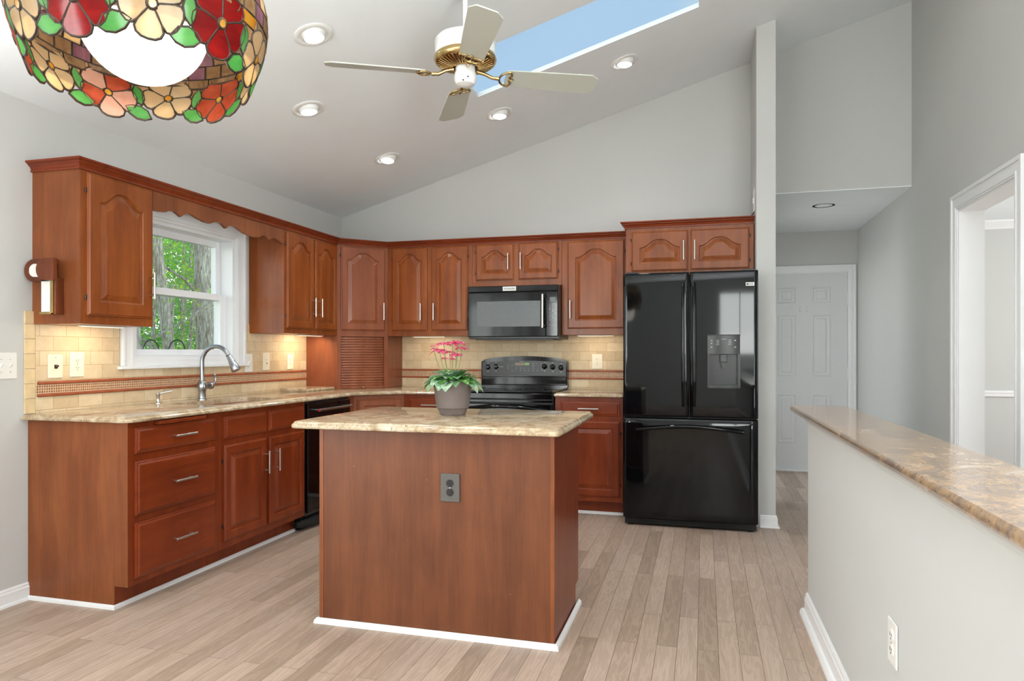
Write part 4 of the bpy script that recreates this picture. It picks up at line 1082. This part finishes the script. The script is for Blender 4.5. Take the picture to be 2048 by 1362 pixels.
for i in range(62):
    az = i * 2.399 + rl.uniform(-.2, .2); ring = i / 62
    el = 1.25 - ring * .95 + rl.uniform(-.15, .15); r0 = .015 + .06 * ring
    bm = nb(); base = (r0 * math.cos(az), r0 * math.sin(az), .155 + .028 * (1 - ring))
    L = .070 + .035 * ring + rl.uniform(-.01, .015)
    leafmesh(bm, base, az, el, L, .056 + rl.uniform(-.008, .012), 1.25 + rl.uniform(-.2, .3), fold=rl.uniform(.1, .4))
    link('leaf', bm, M['leaf_pale'] if rl.random() < .5 else M['leaf'], pp)
def flower(px, py, pz, r_, nP, tilt, name='flower'):
    bm = nb()
    tube(bm, [(px * .35, py * .35, .16), (px * .8, py * .8, .16 + (pz - .16) * .6), (px, py, pz)], .0018, 6)
    st = link('flower_stem', bm, M['stem'], pp, 60)
    bm = nb()
    for i in range(nP):
        a = 2 * PI * i / nP + rl.uniform(-.15, .15)
        leafmesh(bm, (px, py, pz), a, rl.uniform(.1, .6) * tilt, r_ * rl.uniform(.85, 1.15), r_ * .55, 1.0, 4, .2)
    lathe(bm, [(0, .006), (.005, .004), (.006, 0), (.0, -.005)], (px, py, pz), 10)
    link('blossom', bm, M['petal_pink'], st)
def at_px(u_, v_, yoff=0):
    s = 3.5 / 1389.33
    return ((u_ - 906) * s * .9638 , (u_ - 906) * s * .2665 + yoff, (832 - v_) * s)
for u_, v_, yo, r_, n_ in ((882, 703, -.02, .042, 9), (885, 690, .02, .038, 9), (905, 689, .0, .036, 9), (914, 687, .02, .040, 10), (916, 711, -.02, .034, 9), (923, 699, .01, .034, 9), (897, 707, .02, .03, 8), (893, 719, -.02, .018, 7), (905, 720, .0, .018, 6), (866, 695, .0, .013, 5)):
    x, y, z = at_px(u_, v_, yo); flower(x, y, z, r_ * 1.2, n_, 1)

# ================================================================ CEILING LIGHTS
cn = Vector((CS, 0, -1)).normalized()     # into the room
first = None
def downlight(x, y, label, aim, power):
    z = ceil(x)
    t = thing('recessed_downlight', label, 'ceiling light', (x, y, z), 0, 'recessed lights in the sloped ceiling')
    t.rotation_euler = Vector((0, 0, -1)).rotation_difference(cn).to_euler()
    bm = nb(); lathe(bm, [(.100, -.0005), (.100, -.004), (.094, -.0075), (.076, -.0075), (.070, -.003), (.068, -.0005)], seg=44); link('trim_ring', bm, M['fan_white'], t, 40)
    bm = nb(); q = Vector((0, 0, -1)).rotation_difference(Vector(aim)).to_matrix().to_4x4()
    prof = [(.068 * math.cos(a), -.068 * math.sin(a) + .024) for a in [i * R(43) / 8 for i in range(9)]]
    lathe(bm, prof, seg=40, mat4=q); r_e, z_e = prof[-1]; link('eyeball', bm, M['fan_white'], t, 60)
    bm = nb(); lathe(bm, [(r_e, z_e), (r_e - .004, z_e - .002), (r_e - .012, z_e - .007), (0, z_e - .010)], seg=32, mat4=q); link('bulb', bm, M['bulb'], t, 60)
    li = bpy.data.lights.new('lamp', 'SPOT'); li.energy = power; li.spot_size = R(130); li.spot_blend = .9; li.shadow_soft_size = .05; li.color = (1, .97, .92)
    lo = bpy.data.objects.new('lamp', li); COL.objects.link(lo); lo.parent = t
    a = Vector(aim); lo.location = a * .085; lo.rotation_euler = a.to_track_quat('-Z', 'Y').to_euler()
    return t
DP = 16
downlight(1.323, -2.654, 'recessed light in the ceiling left of the fan, beside the stained glass lamp', (-.05, .0, -1), DP)
downlight(.893, -2.008, 'recessed light in the ceiling directly below the largest one, left of the fan', (-.12, .06, -1), DP)
downlight(.888, -.879, 'recessed light nearest the corner where the ceiling meets the two walls', (-.25, -.2, -1), DP)
downlight(1.797, -.877, 'recessed light just below the near corner of the skylight', (-.28, -.05, -1), DP)
downlight(2.724, -.912, 'recessed light right of the skylight above the refrigerator side', (-.28, .0, -1), DP)
for x, y in ((1.3, -4.6), (3.0, -4.2), (3.4, -6.3), (1.3, -6.6)):  # unseen downlights added as general fill
    downlight(x, y, 'added recessed fill light in the sloped ceiling behind the view', (-.15, 0, -1), DP)
hl = thing('hall_downlight', 'unlit white recessed light in the flat hall ceiling', 'ceiling light', (4.243, .57, 2.49))
bm = nb(); lathe(bm, [(.098, -.0005), (.098, -.004), (.090, -.008), (.070, -.008), (.064, -.001)], seg=40); link('trim_ring', bm, M['fan_white'], hl, 40)
bm = nb(); lathe(bm, [(.064, -.001), (.045, -.004), (0, -.005)], seg=32); link('baffle', bm, M['panel_grey'], hl, 40)

def uplight(x, y, label, power):  # added out-of-view lamp that throws light up onto the ceiling
    t = thing('fill_uplight', label, 'fill lamp', (x, y, 0))
    bm = nb(); lathe(bm, [(0, 0), (.14, 0), (.14, .012), (.03, .03), (.012, .04), (0, .04)], seg=36); link('base', bm, M['nickel'], t, 40)
    bm = nb(); cyl(bm, (0, 0, .035), (0, 0, 1.66), .011, 14); link('pole', bm, M['nickel'], t, 40)
    bm = nb(); lathe(bm, [(.02, 1.655), (.06, 1.67), (.12, 1.71), (.165, 1.77), (.161, 1.772), (.118, 1.718), (.06, 1.68), (.02, 1.665)], seg=40); link('lamp_shade', bm, M['fan_white'], t, 40)
    bm = nb(); lathe(bm, [(0, 1.667), (.035, 1.675), (.045, 1.71), (.03, 1.74), (0, 1.745)], seg=20); link('bulb', bm, M['bulb'], t, 40)
    li = bpy.data.lights.new('lamp', 'SPOT'); li.energy = power; li.spot_size = R(150); li.spot_blend = .7; li.shadow_soft_size = .12; li.color = (.97, .985, 1)
    lo = bpy.data.objects.new('lamp', li); COL.objects.link(lo); lo.parent = t; lo.location = (0, 0, 1.80); lo.rotation_euler = (PI, 0, 0)
uplight(.50, -4.55, 'added unseen torchiere floor lamp standing by the left wall of the dining side', 42)
uplight(4.35, -5.6, 'added unseen torchiere floor lamp standing behind the half wall', 340)

# ================================================================ CEILING FAN
FX, FY, FZ = 2.105, -2.525, 2.63
fan = thing('ceiling_fan', 'white four-blade ceiling fan with brass motor vents above the island', 'ceiling fan', (FX, FY, FZ))
top = ceil(FX) - FZ
bm = nb(); cyl(bm, (0, 0, .18), (0, 0, top - .02), .0125, 16); link('downrod', bm, M['fan_white'], fan, 40)
bm = nb(); lathe(bm, [(.07, top + .018), (.068, top - .035), (.045, top - .07), (.015, top - .08)], seg=32); link('canopy', bm, M['fan_white'], fan, 40)
bm = nb(); lathe(bm, [(0, .205), (.03, .203), (.10, .195), (.140, .180), (.152, .165), (.154, .150), (.150, .148), (.152, .145), (.152, .095), (.148, .09)], seg=56); link('motor_housing', bm, M['fan_white'], fan, 35)
bm = nb(); lathe(bm, [(.148, .094), (.155, .086), (.158, .074), (.152, .060), (.140, .052), (.136, .051)], seg=56)
lathe(bm, [(.068, .036), (.062, .030), (.058, .034)], seg=40)
for i in range(40):
    a = 2 * PI * i / 40; c, s = math.cos(a), math.sin(a); c2, s2_ = -s, c; wv_ = .0028
    p = [(.138, .052), (.10, .040), (.066, .034)]
    tube(bm, [(c * r_, s * r_, z_) for r_, z_ in p], .003, 6)
link('brass_vent', bm, M['brass'], fan, 50)
bm = nb(); lathe(bm, [(.146, .090), (.140, .062), (.10, .052), (.06, .046), (0, .045)], seg=48); link('vent_plate', bm, M['brass_dark'], fan, 50)
bm = nb(); lathe(bm, [(.050, .04), (.050, .006), (.054, .004), (.056, -.02), (.054, -.034), (.046, -.050), (.020, -.058), (0, -.059)], seg=40); sh = link('switch_housing', bm, M['fan_white'], fan, 35)
for a, z_ in ((-1.0, -.030), (-1.45, -.045)):
    bm = nb(); r_ = .056 if z_ > -.04 else .050; cyl(bm, (r_ * math.cos(a) * .9, r_ * math.sin(a) * .9, z_), (r_ * math.cos(a) * 1.05, r_ * math.sin(a) * 1.05, z_), .0035, 8); link('screw', bm, M['black_satin'], sh)
def fan_blade(a):
    rot = Matrix.Rotation(a, 4, 'Z') @ Matrix.Rotation(R(-14), 4, 'X')
    bm = nb()
    o = [(.205, -.052), (.225, -.060), (.45, -.070), (.640, -.076), (.650, -.075), (.683, -.048), (.686, -.040), (.686, .040), (.683, .048), (.650, .075), (.640, .076), (.45, .070), (.225, .060), (.205, .052)]
    prism(bm, o, -.003, .003, 'z')
    bmesh.ops.transform(bm, matrix=rot, verts=bm.verts[:]); b = link('blade', bm, M['fan_blade'], fan)
    bm = nb()
    arm = [(.060, 0, .022), (.10, 0, .012), (.135, 0, -.006), (.170, 0, -.008)]
    tube(bm, arm, [.010, .009, .009, .010], 10)
    ring = [(.225 + .052 * math.cos(t), .056 * math.sin(t), -.008) for t in [PI / 2 + i * PI / 12 for i in range(13)]]
    tube(bm, ring, .0055, 8)
    tube(bm, [(.225, .056, -.007), (.235, .03, -.007), (.222, .012, -.007), (.245, 0, -.007), (.222, -.012, -.007), (.235, -.03, -.007), (.225, -.056, -.007)], .0045, 8)
    bmesh.ops.transform(bm, matrix=rot, verts=bm.verts[:]); link('blade_iron', bm, M['brass'], b, 60)
for i in range(4): fan_blade(R(26.8 + 90 * i))

# ================================================================ STAINED GLASS LAMP
LX, LY, LZ = 2.179, -4.684, 1.772
lamp = thing('pendant_lamp', 'stained glass dome pendant lamp with red and cream flowers around a white globe', 'pendant lamp', (LX, LY, LZ))
SP = [(a * .92, b) for a, b in [(.2135, .0), (.2250, .03), (.2370, .06), (.2460, .09), (.2505, .12), (.2500, .15), (.2430, .18), (.2290, .21), (.2080, .24), (.1780, .27), (.1380, .30), (.0950, .322), (.055, .335)]]
def shade_r(h):
    if h <= 0: return SP[0][0] + h * .38
    for (r0, z0), (r1, z1) in zip(SP, SP[1:]):
        if h <= z1: return r0 + (r1 - r0) * (h - z0) / (z1 - z0)
    return SP[-1][0]
def sp(th, h, off=0):
    r_ = shade_r(h) + off; return Vector((r_ * math.cos(th), r_ * math.sin(th), h))
glass_keys = ['g_red', 'g_cream', 'g_green', 'g_pink', 'g_rust', 'g_brown', 'g_amber', 'g_purple', 'g_jewel']
gm_ = [M[q] for q in glass_keys]; GI = {q: i for i, q in enumerate(glass_keys)}
bmG = nb(); bmL = nb()
UNIT = .2170      # arc length per radian used to lay the pattern out
def piece(pts2, key, off=.0018, lead=.0011):
    """pts2: (arc, height) outline on the shade; a thick piece of glass with lead around it"""
    if len(pts2) < 3: return
    c = (sum(p[0] for p in pts2) / len(pts2), sum(p[1] for p in pts2) / len(pts2))
    o3 = [sp(p[0] / UNIT, p[1], off) for p in pts2]; i3 = [sp(p[0] / UNIT, p[1], -off) for p in pts2]
    O = [bmG.verts.new(p) for p in o3]; I = [bmG.verts.new(p) for p in i3]
    co = bmG.verts.new(sp(c[0] / UNIT, c[1], off + .0008)); ci = bmG.verts.new(sp(c[0] / UNIT, c[1], -off - .0008))
    n = len(O)
    for i in range(n):
        j = (i + 1) % n
        for f in (bmG.faces.new((O[i], O[j], co)), bmG.faces.new((I[j], I[i], ci)), bmG.faces.new((O[j], O[i], I[i], I[j]))): f.material_index = GI[key]
    tube(bmL, [sp(p[0] / UNIT, p[1], 0) for p in pts2], lead + off * .8, 6, closed=True)
def petal(cx, cz, a, L, Wd, key, r0=.008):
    pts = []
    for t, w_ in ((0, .22), (.18, .46), (.42, .80), (.68, 1.0), (.86, .86), (.97, .5)): pts.append((t, w_))
    out = [(r0 + t * L, w_ * Wd / 2) for t, w_ in pts] + [(r0 + L, 0)] + [(r0 + t * L, -w_ * Wd / 2) for t, w_ in reversed(pts)]
    ca, sa = math.cos(a), math.sin(a)
    piece([(cx + x * ca - y * sa, cz + x * sa + y * ca) for x, y in out], key)
def disc(cx, cz, r_, key):
    piece([(cx + r_ * math.cos(t), cz + r_ * math.sin(t)) for t in [2 * PI * i / 10 for i in range(10)]], key, .004)
def leafp(cx, cz, a, L, Wd):
    out = [(-L / 2, 0), (-L * .25, Wd * .42), (.05 * L, Wd * .5), (L * .32, Wd * .3), (L / 2, 0), (L * .25, -Wd * .35), (-.05 * L, -Wd * .45), (-L * .32, -Wd * .3)]
    ca, sa = math.cos(a), math.sin(a); piece([(cx + x * ca - y * sa, cz + x * sa + y * ca) for x, y in out], 'g_green')
circ = 2 * PI * UNIT; NF = 11; pitch = circ / NF
th0 = math.atan2(-5.8322 - LY, 3.263 - LX)      # azimuth facing the viewer
rr_ = random.Random(5)
shift = th0 * UNIT + .012
seq = ['g_cream', 'g_red', 'g_cream', 'g_cream', 'g_rust', 'g_cream', 'g_pink', 'g_cream', 'g_rust', 'g_cream', 'g_red']
for i in range(NF):
    cx_ = shift + i * pitch; cz_ = .046 + (.006 if i % 2 else -.004); key = seq[i % NF]
    big = 1.12 if key != 'g_cream' else 1.0
    for j in range(5):
        a = -PI / 2 + j * 2 * PI / 5 + (.16 if i % 2 else -.10)
        kk = key
        if key == 'g_pink' and j % 2: kk = 'g_rust'
        petal(cx_, cz_, a, .046 * big, .050 * big, kk)
    disc(cx_, cz_, .0075, 'g_jewel')
    leafp(cx_ + pitch * .5, .006, rr_.uniform(-.5, .5), .060, .034)
    leafp(cx_ + pitch * .5, .052, PI / 2 + rr_.uniform(-.35, .35), .052, .024)
    # second row, staggered, behind a band of square pieces
    piece([(cx_ + pitch * .5 - .022, .080), (cx_ + pitch * .5 + .020, .080), (cx_ + pitch * .5 + .022, .102), (cx_ + pitch * .5 - .022, .102)], 'g_amber' if i % 2 else 'g_brown')
    piece([(cx_ - .030, .088), (cx_ + .030, .088), (cx_ + .034, .102), (cx_ - .034, .102)], 'g_brown')
NB = 36
for row, (h0, h1, keys) in enumerate(((.104, .134, ('g_brown', 'g_purple', 'g_brown')), (.136, .166, ('g_purple', 'g_cream', 'g_brown')), (.168, .198, ('g_purple', 'g_purple', 'g_cream')), (.200, .228, ('g_cream', 'g_amber', 'g_cream')), (.230, .258, ('g_cream',)), (.260, .286, ('g_amber', 'g_cream')), (.288, .308, ('g_cream',)))):
    for i in range(NB):
        a0 = circ * (i + .5 * (row % 2)) / NB; a1 = a0 + circ / NB
        piece([(a0 + .0015, h0), ((a0 + a1) / 2, h0), (a1 - .0015, h0), (a1 - .0015, h1), ((a0 + a1) / 2, h1), (a0 + .0015, h1)], keys[i % len(keys)], .0018, .0010)
shd = link('glass_shade', bmG, None, lamp, 40, gm_)
link('lead_came', bmL, M['lead'], shd, 60)
# base net of lead and small filler glass between the flowers
bm = nb(); lathe(bm, [(shade_r(h), h) for h in [.030 + .006 * i for i in range(14)]], seg=120); link('filler_glass', bm, M['g_brown'], shd, 60)
bm = nb(); lathe(bm, [(shade_r(h) - .0005, h) for h in [.312 + .004 * i for i in range(6)]] + [(.05, .345), (.02, .355), (0, .357)], seg=48); link('cap', bm, M['brass'], lamp, 40)
bm = nb(); lathe(bm, [(.120 * math.sin(a), .122 - .120 * math.cos(a)) for a in [i * PI / 28 for i in range(29)]], seg=48); link('globe', bm, M['globe'], lamp, 80)
vc = Vector((math.cos(th0), math.sin(th0), 0)); tilt = Matrix.Rotation(R(4.5), 4, vc.cross(Vector((0, 0, 1))))
pv = Vector((0, 0, .33)); shd.matrix_local = Matrix.Translation(pv) @ tilt @ Matrix.Translation(-pv)
bm = nb(); cyl(bm, (0, 0, .24), (0, 0, .345), .02, 16); link('socket', bm, M['brass'], lamp, 40)
ctop = ceil(LX) - LZ
bm = nb()
nl = int((ctop - .36) / .032)
for i in range(nl):
    z = .368 + i * .032; q = i % 2
    tube(bm, [((.009 * math.cos(t)) * (1 - q), (.009 * math.cos(t)) * q, z + .020 * math.sin(t)) for t in [2 * PI * j / 14 for j in range(14)]], .0025, 6, closed=True)
link('chain', bm, M['brass'], lamp, 60)
bm = nb(); lathe(bm, [(.065, ctop + .012), (.06, ctop - .02), (.02, ctop - .04), (0, ctop - .042)], seg=32); link('canopy', bm, M['brass'], lamp, 40)
gl = bpy.data.lights.new('lamp', 'POINT'); gl.energy = 1.8; gl.shadow_soft_size = .11; gl.color = (1, .93, .8)
go = bpy.data.objects.new('lamp', gl); COL.objects.link(go); go.parent = lamp; go.location = (0, 0, -.03)

# ================================================================ OUTSIDE: WOODS
bm = nb()
n = 24; G = [[bm.verts.new((-.3 - 45 * (i / n), -12 + 50 * (j / n), -.9 + .25 * math.sin(i * 1.3) * math.cos(j * .9) + .06 * i)) for j in range(n + 1)] for i in range(n + 1)]
for i in range(n):
    for j in range(n): bm.faces.new((G[i][j], G[i + 1][j], G[i + 1][j + 1], G[i][j + 1]))
gr = link('ground', bm, M['ground_out'], None, 80); gr['kind'] = 'structure'
cam_v = Vector((3.263, -5.8322, 1.2309)); fwv = Vector((-math.sin(R(15.4544)), math.cos(R(15.4544)), 0)); rtv = Vector((math.cos(R(15.4544)), math.sin(R(15.4544)), 0))
def spot(u_, depth): 
    p = cam_v + fwv * depth + rtv * ((u_ - 1024) / 1389.33 * depth); return p.x, p.y
rt = random.Random(21)
def tree(label, x, y, r0, h, lean, fol, nleaf, crown, mat, branches=5, leaf=.08, group=None, z0=-1.2, cw=1.5):
    t = thing('tree', label, 'tree', (x, y, z0), 0, group)
    bm = nb(); pts = []; rr = []
    for i in range(11):
        f = i / 10; pts.append((lean[0] * f + .04 * math.sin(f * 9 + x), lean[1] * f + .04 * math.cos(f * 7 + y), h * f)); rr.append(r0 * (1.15 - .45 * f))
    tube(bm, pts, rr, 14)
    for b in range(branches):
        f = rt.uniform(.35, .95); i = int(f * 10); p = Vector(pts[i]); a = rt.uniform(0, 2 * PI); L = rt.uniform(.8, 2.0)
        q = [p + Vector((math.cos(a) * L * s, math.sin(a) * L * s, L * (s * .9 - .2 * s * s) + .06 * math.sin(s * 8 + b))) for s in (0, .25, .5, .75, 1)]
        tube(bm, q, [r0 * .22, r0 * .17, r0 * .12, r0 * .08, r0 * .04], 6)
        for s in range(2):
            a2 = a + rt.uniform(-1, 1); st_ = q[2 + s]
            q2 = [st_ + Vector((math.cos(a2) * s_ * .8, math.sin(a2) * s_ * .8, s_ * .5)) for s_ in (0, .5, 1)]
            tube(bm, q2, [r0 * .09, r0 * .06, r0 * .03], 5)
    link('trunk', bm, M['bark'], t, 60)
    if nleaf:
        bm = nb(); cl = []
        for c in range(max(6, nleaf // 40)):
            a = rt.uniform(0, 2 * PI); rad = cw * math.sqrt(rt.random()); cl.append((rad * math.cos(a), rad * math.sin(a), rt.uniform(*crown)))
        for i in range(nleaf):
            c = cl[i % len(cl)]; s = .30
            p = Vector((c[0] + rt.gauss(0, s), c[1] + rt.gauss(0, s), c[2] + rt.gauss(0, s * .5)))
            d = Vector((rt.gauss(0, 1), rt.gauss(0, 1), rt.gauss(0, .45))).normalized(); e = d.cross(Vector((rt.gauss(0, .4), rt.gauss(0, .4), 1))).normalized(); L = leaf * rt.uniform(.6, 1.3)
            v4 = [bm.verts.new(p), bm.verts.new(p + d * L * .5 + e * L * .32), bm.verts.new(p + d * L), bm.verts.new(p + d * L * .5 - e * L * .32)]
            bm.faces.new(v4)
        f_ = link('foliage', bm, mat, t)
    return t
tx = spot(412, 13.0); tree('thick grey-barked tree filling the right side of the kitchen window', tx[0], tx[1], .185, 8.5, (-.02, .05), 0, 260, (3.5, 7), M['fol1'], 3, group=None)
tx = spot(318, 12.0); tree('leaning dark-barked tree at the left edge of the upper window sash', tx[0] + .25, tx[1] + .2, .095, 8.5, (-.55, -.35), 0, 500, (2.0, 6), M['fol1'], 6)
tx = spot(337, 15.0); tree('pale-barked tree near the middle of the lower window sash', tx[0], tx[1], .12, 3.9, (0, 0), 0, 500, (3.6, 4.6), M['fol2'], 4)
tx = spot(286, 11.0); tree('stout dark tree trunk in the lower left corner of the window', tx[0], tx[1], .115, 8, (-.35, -.25), 0, 200, (4, 6), M['fol1'], 3)
grp = 'slender saplings beyond the kitchen window'
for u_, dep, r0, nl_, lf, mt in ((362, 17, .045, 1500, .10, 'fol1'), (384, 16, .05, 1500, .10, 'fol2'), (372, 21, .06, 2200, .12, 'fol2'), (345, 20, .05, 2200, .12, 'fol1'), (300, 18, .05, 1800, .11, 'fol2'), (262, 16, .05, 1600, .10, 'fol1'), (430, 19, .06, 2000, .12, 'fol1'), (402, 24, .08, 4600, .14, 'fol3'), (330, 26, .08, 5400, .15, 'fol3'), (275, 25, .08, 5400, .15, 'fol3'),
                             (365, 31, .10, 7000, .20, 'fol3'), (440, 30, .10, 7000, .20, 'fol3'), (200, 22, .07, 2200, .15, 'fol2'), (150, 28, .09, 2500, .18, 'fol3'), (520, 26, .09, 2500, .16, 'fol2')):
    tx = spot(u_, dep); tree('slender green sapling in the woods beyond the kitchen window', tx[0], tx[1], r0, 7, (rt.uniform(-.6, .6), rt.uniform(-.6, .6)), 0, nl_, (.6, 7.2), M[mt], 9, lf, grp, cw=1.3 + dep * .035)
for i, (u_, lab) in enumerate(((302, 'thin black garden hook outside at lower left of the window'), (354, 'thin black garden hook outside at the middle of the lower sash'))):
    tx = spot(u_, 6.6); t = thing('garden_hook', lab, 'garden hook', (tx[0], tx[1], -.9))
    bm = nb(); hz = 1.2309 + (705.5 - 688) / 1389.33 * 6.6 + .9
    pts = [(-.09, 0, 0), (-.09, 0, hz - .06)] + [(-.09 * math.cos(a), .03 * math.cos(a), hz - .06 + .10 * math.sin(a)) for a in [i_ * PI / 10 for i_ in range(1, 10)]] + [(.09, -.02, hz - .10), (.10, -.02, hz - .14)]
    rot = Matrix.Rotation(R(15), 4, 'Z'); tube(bm, [rot @ Vector(p) for p in pts], .006, 8); link('rod', bm, M['hooks'], t, 60)
